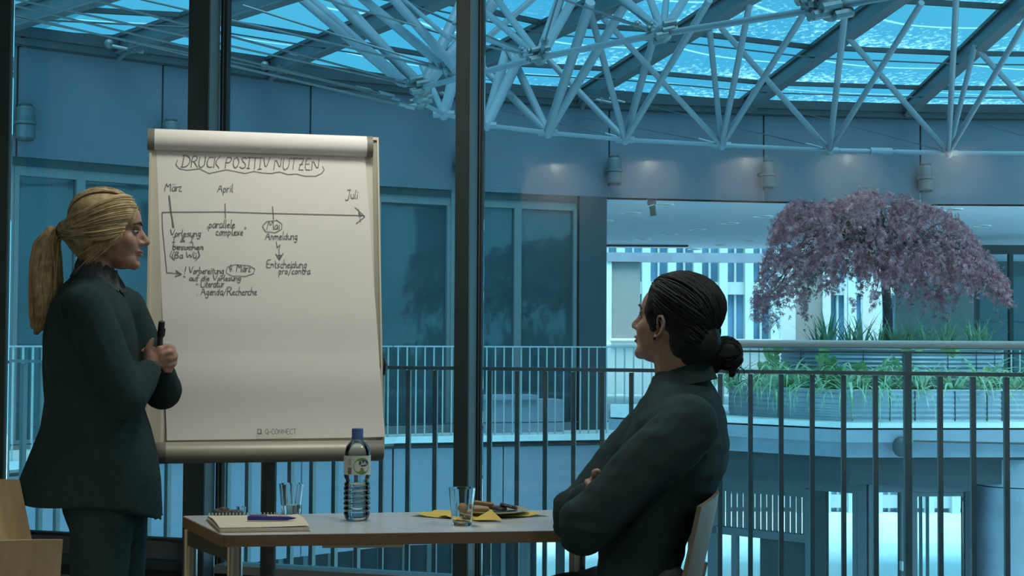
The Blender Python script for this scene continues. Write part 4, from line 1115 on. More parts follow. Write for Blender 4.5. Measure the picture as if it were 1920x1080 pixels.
# handwriting: marker strokes on the sheet
G = {
 'D': (.7, [[(.1, 0), (.1, 1)], [(0, 1), (.4, 1), (.65, .7), (.6, .25), (.35, 0), (0, 0)]]), 'R': (.65, [[(.1, 0), (.1, 1), (.45, 1), (.55, .75), (.4, .52), (.1, .5)], [(.3, .5), (.6, 0)]]),
 'U': (.65, [[(.08, 1), (.08, .2), (.25, 0), (.45, .05), (.55, .25), (.55, 1)]]), 'C': (.6, [[(.55, .9), (.3, 1), (.08, .7), (.1, .2), (.3, 0), (.55, .1)]]),
 'K': (.6, [[(.08, 0), (.08, 1)], [(.5, 1), (.1, .45), (.55, 0)]]), 'P': (.6, [[(.1, 0), (.1, 1), (.45, 1), (.55, .75), (.42, .5), (.1, .48)]]),
 'O': (.7, [[(.35, 1), (.1, .75), (.1, .25), (.35, 0), (.6, .25), (.6, .75), (.35, 1)]]), 'S': (.55, [[(.5, .9), (.25, 1), (.08, .75), (.45, .4), (.45, .1), (.2, 0), (.05, .12)]]),
 'I': (.35, [[(.05, 1), (.3, 1)], [(.17, 1), (.17, 0)], [(.05, 0), (.3, 0)]]), 'T': (.6, [[(.02, 1), (.58, 1)], [(.3, 1), (.3, 0)]]), 'V': (.6, [[(.05, 1), (.3, 0), (.55, 1)]]),
 'N': (.7, [[(.08, 0), (.08, 1), (.6, 0), (.6, 1)]]), 'Z': (.6, [[(.05, 1), (.55, 1), (.05, 0), (.58, 0)], [(.15, .5), (.45, .5)]]), 'E': (.55, [[(.5, 1), (.08, 1), (.08, 0), (.52, 0)], [(.08, .52), (.42, .52)]]),
 'M': (.8, [[(.05, 0), (.12, 1), (.38, .4), (.62, 1), (.72, 0)]]), 'A': (.65, [[(.02, 0), (.3, 1), (.58, 0)], [(.12, .38), (.48, .38)]]), 'J': (.5, [[(.15, 1), (.45, 1)], [(.35, 1), (.33, -.1), (.15, -.3), (.02, -.1)]]),
 'B': (.6, [[(.08, 0), (.08, 1), (.4, 1), (.48, .75), (.1, .52), (.5, .45), (.5, .1), (.08, 0)]]), 'W': (.85, [[(.02, 1), (.2, 0), (.4, .7), (.6, 0), (.8, 1)]]), 'L': (.5, [[(.08, 1), (.08, 0), (.48, 0)]]),
 'Q': (.7, [[(.35, 1), (.1, .75), (.1, .25), (.35, 0), (.6, .25), (.6, .75), (.35, 1)], [(.4, .25), (.65, -.1)]]),
 'a': (.45, [[(.38, .5), (.15, .5), (.05, .2), (.15, 0), (.32, .08), (.38, .5), (.38, .08), (.45, 0)]]), 'b': (.42, [[(.06, 1), (.06, 0), (.3, .02), (.36, .3), (.2, .5), (.06, .4)]]),
 'c': (.38, [[(.34, .45), (.15, .5), (.05, .22), (.15, 0), (.36, .06)]]), 'd': (.45, [[(.36, .45), (.12, .48), (.05, .15), (.2, 0), (.36, .12), (.36, 1), (.36, 0)]]), 'e': (.4, [[(.05, .26), (.34, .3), (.25, .5), (.08, .4), (.06, .12), (.2, 0), (.36, .06)]]),
 'f': (.35, [[(.34, .95), (.2, 1), (.14, .8), (.14, -.2)], [(.02, .5), (.3, .5)]]), 'g': (.42, [[(.34, .48), (.12, .48), (.05, .2), (.2, .02), (.34, .15)], [(.34, .5), (.34, -.25), (.15, -.38), (.02, -.25)]]),
 'h': (.42, [[(.06, 1), (.06, 0)], [(.06, .35), (.22, .5), (.34, .38), (.36, 0)]]), 'i': (.2, [[(.1, .5), (.1, 0)], [(.1, .7), (.11, .76)]]), 'l': (.22, [[(.1, 1), (.08, .05), (.2, 0)]]),
 'm': (.62, [[(.05, .5), (.05, 0)], [(.05, .38), (.2, .5), (.28, .35), (.28, 0)], [(.28, .38), (.43, .5), (.52, .35), (.54, 0)]]), 'n': (.42, [[(.05, .5), (.05, 0)], [(.05, .38), (.22, .5), (.33, .35), (.36, 0)]]),
 'o': (.42, [[(.2, .5), (.05, .28), (.15, 0), (.32, .1), (.35, .38), (.2, .5)]]), 'p': (.42, [[(.06, .5), (.06, -.35)], [(.06, .42), (.25, .5), (.36, .25), (.22, 0), (.06, .08)]]), 'r': (.32, [[(.05, .5), (.06, 0)], [(.06, .3), (.18, .48), (.3, .46)]]),
 's': (.34, [[(.3, .46), (.1, .48), (.08, .3), (.28, .18), (.24, .02), (.04, .03)]]), 't': (.32, [[(.14, .8), (.13, .05), (.28, .02)], [(.02, .5), (.28, .5)]]), 'u': (.42, [[(.05, .5), (.08, .08), (.2, 0), (.34, .15)], [(.35, .5), (.36, .02)]]),
 'x': (.4, [[(.04, .5), (.34, 0)], [(.34, .5), (.02, 0)]]), 'z': (.38, [[(.04, .5), (.34, .5), (.04, 0), (.36, 0)]]), 'ä': (.45, [[(.38, .5), (.15, .5), (.05, .2), (.15, 0), (.32, .08), (.38, .5), (.38, .08), (.45, 0)], [(.14, .72), (.16, .78)], [(.3, .72), (.32, .78)]]),
 'ü': (.42, [[(.05, .5), (.08, .08), (.2, 0), (.34, .15)], [(.35, .5), (.36, .02)], [(.1, .72), (.12, .78)], [(.28, .72), (.3, .78)]]), '&': (.6, [[(.5, 0), (.12, .7), (.25, .95), (.38, .75), (.08, .25), (.2, 0), (.5, .4)]]),
 '(': (.25, [[(.22, 1.1), (.05, .7), (.05, .2), (.22, -.2)]]), ')': (.25, [[(.03, 1.1), (.2, .7), (.2, .2), (.03, -.2)]]), '!': (.25, [[(.14, 1), (.12, .3)], [(.1, .05), (.11, 0)]]), '4': (.5, [[(.3, 1), (.05, .35), (.5, .35)], [(.34, .6), (.32, 0)]]),
 '.': (.2, [[(.08, .04), (.11, 0)]]), '-': (.4, [[(.05, .4), (.35, .42)]]), '/': (.4, [[(.02, -.15), (.38, 1.05)]]), ',': (.2, [[(.12, .1), (.05, -.15)]]), '"': (.3, [[(.08, 1), (.05, .8)], [(.2, 1), (.18, .8)]]), ' ': (.32, []),
}
hr = random.Random(5)
ink = MB()
def stroke(pts, w=2.0, off=0.0055, mb=None):
    mb = mb or ink; w = w * 0.8
    P3 = [bp(x, y, off) for x, y in pts]
    for a, c in zip(P3[:-1], P3[1:]):
        d = (c - a)
        if d.length < 1e-6: continue
        d.normalize(); s = d.cross(nb) * (w / 2 * 4.8 / F); e = d * (w * 0.3 * 4.8 / F)
        mb.quad(a - s - e, c - s + e, c + s + e, a + s - e)
def write(txt, x, y, size, x1=None, w=1.7, slope=0.0, slant=0.1, mb=None, jit=0.02):
    tot = sum(G[c][0] for c in txt) * size
    k = (x1 - x) / tot if x1 else 1.0
    cx = x
    for c in txt:
        gw, st = G[c]
        for s in st:
            pts = []
            for (u, v) in s:
                px = cx + (u + slant * v) * size * k + hr.gauss(0, jit) * size; py = y - v * size + slope * (cx - x) + hr.gauss(0, jit) * size
                pts.append((px, py))
            # soften corners
            if len(pts) > 2:
                q = [pts[0]]
                for i in range(len(pts) - 1):
                    a, b_ = pts[i], pts[i + 1]
                    q += [(a[0] * .75 + b_[0] * .25, a[1] * .75 + b_[1] * .25), (a[0] * .25 + b_[0] * .75, a[1] * .25 + b_[1] * .75)]
                pts = q + [pts[-1]]
            stroke(pts, w, mb=mb)
        cx += gw * size * k
write('DRUCK POSITIV NUTZEN', 340, 313, 21, 598, w=1.9, slope=0.025, slant=0.12)
wave = [(333, 300), (330, 308), (336, 316), (350, 319), (374, 316), (382, 320), (392, 325), (410, 321), (425, 318), (445, 322), (460, 325), (476, 321), (492, 324), (508, 325), (524, 322), (540, 327), (556, 326), (572, 330), (592, 330), (603, 325), (608, 318), (605, 312)]
stroke(wave, 1.6)
write('März', 308, 358, 16, 341, slope=0.0); write('April', 407, 360, 15, 437); write('Juli', 648, 372, 16, 671)
stroke([(304, 398), (320, 397.5), (420, 397), (512, 400), (600, 402), (683, 404)], 2.0)
stroke([(317, 367), (320, 395), (326, 426)], 2.6); stroke([(318, 368), (324, 425)], 1.8); stroke([(422, 382), (423, 409)], 2.2); stroke([(511, 387), (513, 411)], 2.2)
stroke([(666, 389), (684, 406), (668, 419)], 1.8); stroke([(672, 392), (676, 417)], 1.5); stroke([(673, 400), (677, 405)], 3.5)
stroke([(304, 398), (305, 430), (309, 470), (313, 511), (338, 513)], 1.7); stroke([(330, 507), (340, 514), (329, 518)], 2.2); stroke([(331, 510), (337, 514)], 3)
write('Vorlesung', 317, 443, 13, 377); write('I & I', 322, 454, 10, 363); write('besuchen', 323, 468, 12, 382); stroke([(324, 461), (381, 466)], 1.2)
write('(Ba Wü)', 322, 484, 12, 373); stroke([(322, 470), (319, 480), (328, 488)], 1.4); stroke([(372, 470), (375, 480), (366, 489)], 1.4)
write(',parallele', 388, 427, 15, 441); write('complexe"', 404, 441, 15, 461)
write('Mai', 500, 430, 17, 525); stroke([(520, 413), (500, 415), (492, 424), (498, 434), (516, 436), (528, 430), (529, 420), (518, 412)], 1.5)
write('Anmeldung', 497, 449, 15, 558); stroke([(518, 453), (520, 464), (525, 459), (523, 468), (524, 486)], 1.6); stroke([(517, 476), (524, 487), (531, 475)], 2.0); stroke([(521, 479), (527, 479), (524, 485)], 3)
write('Entscheidung', 498, 502, 15, 575); write('pro/contra', 522, 514, 14, 582)
write('! Vorbereitung', 345, 513, 13, 420); write('4. März', 428, 509, 14, 470); stroke([(440, 496), (426, 501), (424, 511), (434, 517), (460, 518), (475, 513), (478, 504), (468, 498), (440, 496)], 1.5)
write('auf die Vorlesung', 354, 526, 11, 452); stroke([(344, 518), (347, 519)], 2)
write('- Literatur', 366, 538, 14, 420); write('. Agenda/Recherche', 368, 553, 14.5, 482)
ink.build('handwriting', m_ink, paper)
logo = MB(); write('Q-CONNECT', 496, 815, 10, 555, w=1.4, slant=0, mb=logo, jit=0)
stroke([(483, 806), (489, 806)], 2, mb=logo); stroke([(483, 806), (483, 815)], 2, mb=logo); stroke([(483, 814), (490, 814)], 3, mb=logo); stroke([(489, 808), (489, 814)], 3, mb=logo)
for v in logo.v: v += nb * 0.012
logo.build('printed_logo', m_print, paper)

# ================================================================ table
TZ = 0.70; TT = 0.03
m_top = mat('pale_laminate', (0.78, 0.87, 0.95), 0.12, var=0.03, vscale=8)
m_edge = mat('beech_table_edge', (0.24, 0.17, 0.10), 0.5, var=0.12, vscale=10, stretch=(0.4, 4, 4))
m_chrome = mat('chrome_leg', (0.60, 0.60, 0.56), 0.25, metal=0.85, var=0.04)
tfl, trl = pixz(416, 1003.5, TZ), pixz(340, 967, TZ)
tfd = (pixz(1040, 995, TZ) - tfl).normalized(); trd = (pixz(1035, 956, TZ) - trl).normalized()
tfr = tfl + tfd * ((0.20 - tfl.x) / tfd.x); trr = trl + trd * ((0.20 - trl.x) / trd.x)
def rounded(P, r=0.02, n=5):
    out = []
    for i, p in enumerate(P):
        a = Vector(P[i - 1]); c = Vector(P[(i + 1) % len(P)]); p = Vector(p)
        u = (a - p).normalized() * r; v = (c - p).normalized() * r
        for k in range(n + 1):
            t = k / n; q = (p + u) * (1 - t) ** 2 + p * 2 * t * (1 - t) + (p + v) * t ** 2; out.append((q.x, q.y))
    return out
tp = [(p.x, p.y) for p in (tfl, tfr, trr, trl)]
table = empty('table', ((tfl.x + tfr.x) / 2, (tfl.y + trl.y) / 2, 0), 'meeting table with pale top, brown edge and chrome legs', 'table')
tv = [Vector((p[0], p[1])) for p in tp]
b = MB(); b.prism(rounded([v for v in tv]), TZ - TT, TZ - 0.0015); b.build('edge_band', m_edge, table)
cc = sum(tv, Vector((0, 0))) / 4
b = MB(); b.prism(rounded([v + (cc - v).normalized() * 0.003 for v in tv]), TZ - 0.0015, TZ); b.build('top', m_top, table)
def tleg(px, d, r=0.02):
    b = MB(); x = colX(px, d); b.tube([(x, d, 0.0), (x, d, TZ - TT)], r, 14); b.build('leg', m_chrome, table, smooth=40)
tleg(445, tfl.y + 0.045); tleg(362, trl.y - 0.04); 
tleg(1088, tfr.y + 0.10, 0.018); tleg(1080, trr.y - 0.05, 0.018)
b = MB(); b.beam(Vector((colX(608, tfl.y + 0.06), tfl.y + 0.06, TZ - TT - 0.004)), Vector((colX(760, tfl.y + 0.08), tfl.y + 0.08, TZ - TT - 0.004)), 0.02, 0.008); b.build('cable_clip', m_frame, table)
b = MB(); b.beam(Vector((colX(450, tfl.y + 0.2), tfl.y + 0.2, TZ - TT - 0.01)), Vector((colX(1040, tfr.y + 0.24), tfr.y + 0.24, TZ - TT - 0.01)), 0.03, 0.02); b.build('apron_rail', m_stand, table)
b = MB(); b.beam(Vector((colX(447, tfl.y + 0.05), tfl.y + 0.05, TZ - TT - 0.025)), Vector((colX(362, trl.y - 0.05), trl.y - 0.05, TZ - TT - 0.025)), 0.02, 0.04); b.build('apron_rail', m_stand, table)

# things on the table
def on(px, py): return pixz(px, py, TZ)
g_tumbler = mat('clear_glass', (0.96, 0.98, 0.98), 0.02, trans=1.0, var=0.0)
g_tumbler.node_tree.nodes['Principled BSDF'].inputs['IOR'].default_value = 1.4
m_water = mat('water', (0.93, 0.98, 1.0), 0.0, trans=1.0, var=0.0); m_water.node_tree.nodes['Principled BSDF'].inputs['IOR'].default_value = 1.33
g_pet = thin_glass('pet_plastic', (0.86, 0.93, 0.96), 1.6, 0.05)
def tumbler(px, py, h, r0, r1, fill, label):
    p = on(px, py); e = empty('drinking_glass', p, label, 'glass', 'tumblers on the table')
    t = 0.0022
    b = MB(); b.lathe([(0.001, 0.0), (r0 * 0.96, 0.0), (r0, 0.004), (r1, h), (r1 - t, h), (r0 - t, 0.009), (0.001, 0.009)], p, 28); b.build('tumbler', g_tumbler, e, smooth=30)
    if fill:
        f = fill; b = MB(); rr = r0 + (r1 - r0) * f / h - t - 0.0004; b.lathe([(0.001, 0.0095), (r0 - t - 0.0004, 0.0095), (rr, f), (0.001, f)], p, 28); b.build('water', m_water, e, smooth=30)
    return e
tumbler(546, 974, 0.098, 0.024, 0.034, 0.04, 'half-full water glass standing behind the notepad')
tumbler(866, 985, 0.1, 0.027, 0.036, 0, 'empty glass standing in front of the biscuit plate')
# bottle
bpz = on(669, 975); bt = empty('water_bottle', bpz, 'clear plastic water bottle with blue cap and green-printed label', 'bottle')
def ribs(z): return 0.0016 * math.sin(z * 2 * math.pi / 0.014)
prof = [(0.001, 0.004), (0.022, 0.0), (0.032, 0.004), (0.0355, 0.015)]
z = 0.02
while z < 0.098: prof.append((0.0355 + ribs(z), z)); z += 0.0025
prof += [(0.0355, 0.10), (0.031, 0.106), (0.031, 0.110), (0.0355, 0.118), (0.0365, 0.125), (0.0365, 0.178), (0.035, 0.19), (0.030, 0.204), (0.021, 0.214), (0.0145, 0.220), (0.0135, 0.232)]
b = MB(); b.lathe(prof, bpz, 32); b.build('bottle_body', g_pet, bt, smooth=50)
wprof = [(0.001, 0.006)] + [(max(0.001, r_ - 0.001), z_ + (0.002 if z_ < 0.01 else 0)) for r_, z_ in prof[1:] if z_ < 0.101] + [(0.001, 0.1005)]
b = MB(); b.lathe(wprof, bpz, 32); b.build('water', m_water, bt, smooth=50)
m_cap = mat('blue_cap', (0.07, 0.16, 0.42), 0.45, var=0.05)
b = MB(); cp = []
for k in range(48): pass
b.lathe([(0.001, 0.251), (0.0145, 0.251), (0.016, 0.248), (0.016, 0.229), (0.0165, 0.228), (0.0165, 0.222), (0.001, 0.222)], bpz, 24); b.build('cap', m_cap, bt, smooth=40)
m_label = mat('paper_label', (0.74, 0.76, 0.68), 0.6, var=0.02); m_green = mat('label_green', (0.10, 0.27, 0.06), 0.6, col2=(0.22, 0.42, 0.10), vscale=60); m_lblue = mat('label_navy', (0.03, 0.06, 0.14), 0.6); m_lwhite = mat('label_white_print', (0.85, 0.87, 0.86), 0.6); m_lbrown = mat('label_brown_print', (0.22, 0.16, 0.13), 0.6)
def wrap(rad, a0, a1, z0, z1, n=24):
    b = MB(); rows = []
    for zz in (z0, z1): rows.append([bpz + Vector((rad * math.sin(R(a0 + (a1 - a0) * k / n)), -rad * math.cos(R(a0 + (a1 - a0) * k / n)), zz)) for k in range(n + 1)])
    b.loft(rows, cap=False, closed=False); return b
lab = wrap(0.0369, -180, 180, 0.126, 0.178, 48).build('label', m_label, bt, smooth=True)
def disc(rad, ac, zc, ra, rz, m, nm, n=20):
    b = MB(); c = [bpz + Vector((rad * math.sin(R(ac)), -rad * math.cos(R(ac)), zc))]
    for k in range(n):
        a = ac + ra * math.cos(2 * math.pi * k / n); zz = zc + rz * math.sin(2 * math.pi * k / n); c.append(bpz + Vector((rad * math.sin(R(a)), -rad * math.cos(R(a)), zz)))
    b.add(c, [(0, k + 1, (k + 1) % n + 1) for k in range(n)]); return b.build(nm, m, lab)
disc(0.0373, 26, 0.150, 36, 0.023, m_green, 'green_print'); disc(0.0376, 34, 0.158, 22, 0.009, m_lblue, 'navy_print')
def on_label(pts, w=0.0016, rad=0.0379):
    b = MB()
    for (a, z_), (a2, z2) in zip(pts[:-1], pts[1:]):
        n_ = Vector((z2 - z_, -(a2 - a) * 0.0006)); n_ = n_.normalized() if n_.length > 0 else Vector((1, 0))
        q = lambda aa, zz: bpz + Vector((rad * math.sin(R(aa)), -rad * math.cos(R(aa)), zz))
        da = n_.x * w / 2 / 0.00065; dz = n_.y * w / 2
        b.quad(q(a - da, z_ - dz), q(a2 - da, z2 - dz), q(a2 + da, z2 + dz), q(a + da, z_ + dz))
    return b
lt = MB()
for pts in ([(20, .163), (26, .163), (26, .155), (22, .153), (19, .155)], [(30, .158), (34, .158), (33, .154), (29, .154), (30, .158)], [(37, .164), (37, .154)], [(41, .162), (41, .154)], [(39, .159), (44, .159)], [(46, .158), (46, .153)], [(22, .147), (36, .147)]):
    q = on_label(pts); lt.add(q.v, q.f)
lt.build('lettering', m_lwhite, lab)
q = wrap(0.0373, -38, -20, 0.128, 0.146, 6); q.build('barcode', m_lbrown, lab)
lt = MB()
for k in range(3): q = on_label([(-38, 0.155 + k * 0.006), (-22, 0.157 + k * 0.006), (-30, 0.151 + k * 0.006)], 0.0012, 0.0374); lt.add(q.v, q.f)
lt.build('small_print', m_print, lab)
# notepad with wire spiral at its far edge
m_page = mat('notepad_paper', (0.80, 0.74, 0.60), 0.85, var=0.02); m_under = mat('notepad_back', (0.55, 0.44, 0.28), 0.8)
n0, n1, n2, n3 = on(412, 999), on(580, 996.5), on(556, 974), on(388, 976)
pad = empty('notepad', (n0 + n2) / 2, 'open spiral notepad with cream pages lying at the left table end', 'notepad')
def sheetstack(k0, k1, m, nm, grow=0.0):
    c = (n0 + n1 + n2 + n3) / 4; P = [p + (p - c).normalized() * grow for p in (n0, n1, n2, n3)]
    b = MB(); b.add([Vector((p.x, p.y, TZ + k0)) for p in P] + [Vector((p.x, p.y, TZ + k1)) for p in P], [(3, 2, 1, 0), (4, 5, 6, 7), (0, 1, 5, 4), (1, 2, 6, 5), (2, 3, 7, 6), (3, 0, 4, 7)]); return b.build(nm, m, pad)
sheetstack(0.0005, 0.0025, m_under, 'back_cover', 0.004); sheetstack(0.0025, 0.011, m_page, 'pages')
rows = []
for j in range(9):
    v = j / 8
    rows.append([(n0.lerp(n3, v)).lerp(n1.lerp(n2, v), u / 6) + Vector((0, 0, 0.0125 + 0.006 * math.sin(v * 3.1) + 0.003 * (u / 6) ** 3)) for u in range(7)])
b = MB(); b.loft(rows, cap=False, closed=False); b.build('top_page', m_page, pad, smooth=True)
b = MB()
for k in range(26):
    c = n3.lerp(n2, (k + 0.5) / 26) + Vector((0, 0, 0.011)); r_ = 0.0085
    b.tube([c + Vector((0, 0.004 + r_ * math.cos(a * 0.7), r_ * math.sin(a * 0.7))) for a in range(10)], 0.0011, 5)
b.build('wire_spiral', m_chrome, pad)
m_pen = mat('blue_pen_plastic', (0.03, 0.035, 0.30), 0.35, var=0.03)
pa, pb_ = on(464, 990), on(556, 990); pz = Vector((0, 0, 0.026))
pa += pz; pb_ += pz
pn = empty('ballpoint_pen', (pa + pb_) / 2 - Vector((0, 0, 0.006)), 'dark blue ballpoint pen lying on the notepad', 'pen')
b = MB(); b.tube([pa, pa.lerp(pb_, 0.05), pa.lerp(pb_, 0.8), pa.lerp(pb_, 0.97)], [0.0058, 0.0062, 0.006, 0.002], 12); b.build('barrel', m_pen, pn, smooth=50)
b = MB(); b.tube([pa.lerp(pb_, 0.97), pb_], [0.0018, 0.0006], 8); b.build('tip', m_chrome, pn)
b = MB(); b.beam(pa.lerp(pb_, 0.03) + Vector((0, 0, 0.0075)), pa.lerp(pb_, 0.4) + Vector((0, 0, 0.0075)), 0.004, 0.0016); b.build('clip', m_pen, pn)
# dark pouch and small cup behind the notepad
m_pouch = mat('dark_grey_leather', (0.07, 0.075, 0.075), 0.55, var=0.3, vscale=60, bump=0.6, bscale=120)
q = on(428, 968); po = MB(); po.ell(q + Vector((-0.02, 0, 0.011)), (0.028, 0.02, 0.012)); po.ell(q + Vector((0.015, 0.004, 0.009)), (0.03, 0.018, 0.010)); po.ell(q + Vector((-0.012, -0.003, 0.018)), (0.016, 0.012, 0.009))
remeshed(po, 'key_pouch', m_pouch, voxel=0.0025, smooth_it=3, label='small dark grey leather pouch behind the notepad', cat='pouch')
q = on(452, 966); b = MB(); b.lathe([(0.001, 0), (0.012, 0), (0.0135, 0.024), (0.0125, 0.024), (0.011, 0.003), (0.001, 0.003)], q, 20); b.build('tealight_glass', g_tumbler, smooth=30, label='tiny clear tealight glass next to the dark pouch', cat='glass')
# napkins, plate, biscuits
m_nap = mat('yellow_napkin', (0.72, 0.55, 0.12), 0.85, var=0.05, vscale=20); m_plate = mat('olive_plate', (0.42, 0.40, 0.28), 0.35, var=0.04); m_bis = mat('biscuit', (0.36, 0.22, 0.10), 0.8, var=0.2, vscale=80, bump=0.3); m_choc = mat('dark_chocolate', (0.05, 0.028, 0.02), 0.4, var=0.2, vscale=60)
def napkin(P, label, lift=0.0, tip=None, seed=0):
    r_ = random.Random(seed); P = [on(*p) for p in P]; rows = []
    for j in range(9):
        row = []
        for i in range(9):
            p = P[0].lerp(P[1], i / 8).lerp(P[3].lerp(P[2], i / 8), j / 8); ed = max(abs(i / 4 - 1), abs(j / 4 - 1))
            p.z = TZ + 0.002 + lift + 0.003 * (1 + math.sin(i * 1.3 + seed) * math.cos(j * 1.7)) * ed
            row.append(p)
        rows.append(row)
    if tip: rows[tip[0]][tip[1]].z += tip[2]
    b = MB(); b.loft(rows, cap=False, closed=False); return b.build('napkin', m_nap, label=label, cat='napkin', group='yellow napkins under the plate', smooth=True)
napkin([(768, 968), (905, 978), (965, 965), (820, 960)], 'yellow paper napkin spread left of the biscuit plate', seed=1)
napkin([(815, 970), (870, 977), (1030, 968), (985, 962)], 'yellow paper napkin spread right of the biscuit plate', 0.001, seed=4)
pp = on(925, 966)
plt = empty('plate', pp, 'shallow olive plate holding the biscuits', 'plate')
b = MB(); b.lathe([(0.001, 0.006), (0.055, 0.006), (0.06, 0.007), (0.098, 0.016), (0.1, 0.018), (0.098, 0.019), (0.06, 0.011), (0.001, 0.010)], pp, 36); b.build('dish', m_plate, plt, smooth=40)
b = MB(); tipp = [on(885, 979), on(942, 979), Vector((on(921, 972).x, on(921, 972).y - 0.012, TZ + 0.026))]; tipp[0].z = TZ + 0.006; tipp[1].z = TZ + 0.006
mid = (tipp[0] + tipp[1]) / 2 + Vector((0, 0.05, 0.012))
b.add([tipp[0], tipp[1], tipp[2], mid], [(0, 1, 2), (0, 2, 3), (2, 1, 3)]); b.build('napkin', m_nap, label='folded yellow napkin corner standing up against the plate', cat='napkin', group='yellow napkins under the plate')
def biscuit(px, dx, dy, z, kind, rz, tilt, label):
    c = Vector((colX(px, pp.y) + dx, pp.y + dy, TZ + 0.014 + z)); m3 = Matrix.Rotation(rz, 3, 'Z') @ Matrix.Rotation(tilt, 3, 'Y')
    b = MB()
    if kind == 'bar': b.box(c, (0.055, 0.028, 0.010), m=m3)
    elif kind == 'round': b.lathe([(0.001, 0), (0.024, 0), (0.027, 0.004), (0.024, 0.009), (0.001, 0.010)], c, 18, ax=m3)
    else:
        b.ell(c, (0.022, 0.018, 0.014), m=m3)
    o = b.build('biscuit', m_choc if kind == 'round' else m_bis, label=label, cat='biscuit', group='biscuits on the plate', smooth=30)
    md = o.modifiers.new('b', 'BEVEL') if kind == 'bar' else None
    if md: md.width = 0.002; md.segments = 2
biscuit(872, 0, 0.0, 0.012, 'lump', 0.3, 0.2, 'knobbly brown biscuit seen through the empty glass')
biscuit(900, 0, -0.02, 0.004, 'bar', 0.1, 0.0, 'flat bar biscuit at the front of the plate')
biscuit(905, 0.006, 0.022, 0.016, 'bar', -0.1, 0.12, 'bar biscuit lying on top of the biscuit pile')
biscuit(935, 0, 0.0, 0.002, 'round', 0.0, 0.1, 'round dark chocolate biscuit in the middle of the plate')
biscuit(955, 0, 0.01, 0.006, 'round', 0.4, 0.25, 'round dark chocolate biscuit at the right of the plate')
# ================================================================ chairs
m_beech = mat('beech_veneer', (0.82, 0.62, 0.36), 0.42, var=0.10, vscale=7, stretch=(6, 6, 0.5))
m_beech2 = mat('pale_beech_veneer', (0.30, 0.26, 0.20), 0.5, var=0.08, vscale=7, stretch=(6, 6, 0.5))
def chair(loc, ang, label, mwood, back_h=0.80, tilt=12, bw=0.40):
    """ang: direction the sitter faces"""
    e = empty('wooden_chair', loc, label, 'chair', 'moulded wooden chairs', rotz=0)
    f = Vector((math.cos(ang), math.sin(ang), 0)); s = Vector((-f.y, f.x, 0)); L = Vector(loc); Z = Vector((0, 0, 1))
    def P(x, y, z): return L + f * x + s * y + Z * z
    b = MB(); N = 10; top = []; 
    th = 0.011
    for sgn in (1, -1):
        pass
    rows_f, rows_b = [], []
    for j in range(9):
        t = j / 8; z = 0.46 + (back_h - 0.46) * t; x0 = -0.20 - math.tan(R(tilt)) * (z - 0.46)
        rf, rb = [], []
        for i in range(N + 1):
            y = -bw / 2 + bw * i / N; cv = 0.03 * (1 - (2 * y / bw) ** 2)
            zz = z + (0.012 * (1 - (2 * y / bw) ** 2) if j == 8 else 0)
            rf.append(P(x0 - cv, y, zz)); rb.append(P(x0 - cv - th, y, zz))
        rows_f.append(rf); rows_b.append(rb)
    rings = [rf + rb[::-1] for rf, rb in zip(rows_f, rows_b)]
    b.loft(rings); o = b.build('backrest', mwood, e, smooth=50)
    rings = []
    for i in range(9):
        x = 0.22 - 0.43 * i / 8; dip = 0.012 * math.sin(math.pi * i / 8); wd = 0.21 - 0.02 * abs(i / 4 - 1)
        rings.append([P(x, y, 0.45 - dip + (0.006 if y in (wd, -wd) else 0)) for y in (-wd, 0, wd)] + [P(x, y, 0.438 - dip) for y in (wd, 0, -wd)])
    b = MB(); b.loft(rings); b.build('seat', mwood, e, smooth=50)
    for x, y in ((0.17, 0.17), (0.17, -0.17), (-0.17, 0.17), (-0.17, -0.17)):
        b = MB(); b.tube([P(x, y, 0.43), P(x * 1.2, y * 1.12, 0.0)], 0.011, 10); b.build('leg', m_chrome, e, smooth=40)
    for y in (-0.13, 0.13):
        b = MB(); b.tube([P(-0.16, y, 0.43), P(-0.235, y, 0.46), P(-0.27, y, 0.62)], 0.009, 8); b.build('back_stay', m_chrome, e, smooth=40)
    return e

# ================================================================ people
m_skin_w = mat('skin_light', (0.38, 0.225, 0.165), 0.5, var=0.08, vscale=25, bump=0.08, bscale=300)
m_skin_m = mat('skin_warm', (0.42, 0.27, 0.205), 0.5, var=0.08, vscale=25, bump=0.08, bscale=300)
m_jacket = mat('black_wool', (0.021, 0.048, 0.052), 0.9, var=0.10, vscale=30, bump=0.25, bscale=400, spec=0.15)
m_trouser = mat('black_trouser', (0.023, 0.058, 0.063), 0.85, var=0.1, vscale=30, bump=0.2, bscale=400, spec=0.2)
m_shirt = mat('dark_shirt', (0.022, 0.050, 0.055), 0.85, var=0.15, vscale=14, bump=0.2, bscale=300, spec=0.2)
m_jeans = mat('grey_trouser', (0.06, 0.08, 0.085), 0.85, var=0.15, vscale=40, bump=0.2, bscale=300)
m_shoe = mat('black_shoe', (0.015, 0.016, 0.017), 0.35)
m_eye = mat('eye_white', (0.36, 0.33, 0.30), 0.3); m_iris = mat('iris_dark', (0.03, 0.025, 0.02), 0.2); m_brow = mat('eyebrow_brown', (0.07, 0.05, 0.035), 0.8)
m_lip = mat('lip_rose', (0.27, 0.12, 0.10), 0.45)
def hairmat(name, c1, c2, rough=0.45):
    return mat(name, c1, rough, col2=c2, vscale=45, bump=0.0, bscale=90, spec=0.3)
m_blond = hairmat('blond_hair', (0.34, 0.25, 0.125), (0.66, 0.52, 0.30)); m_dark = hairmat('dark_brown_hair', (0.005, 0.011, 0.012), (0.011, 0.020, 0.022), 0.6)

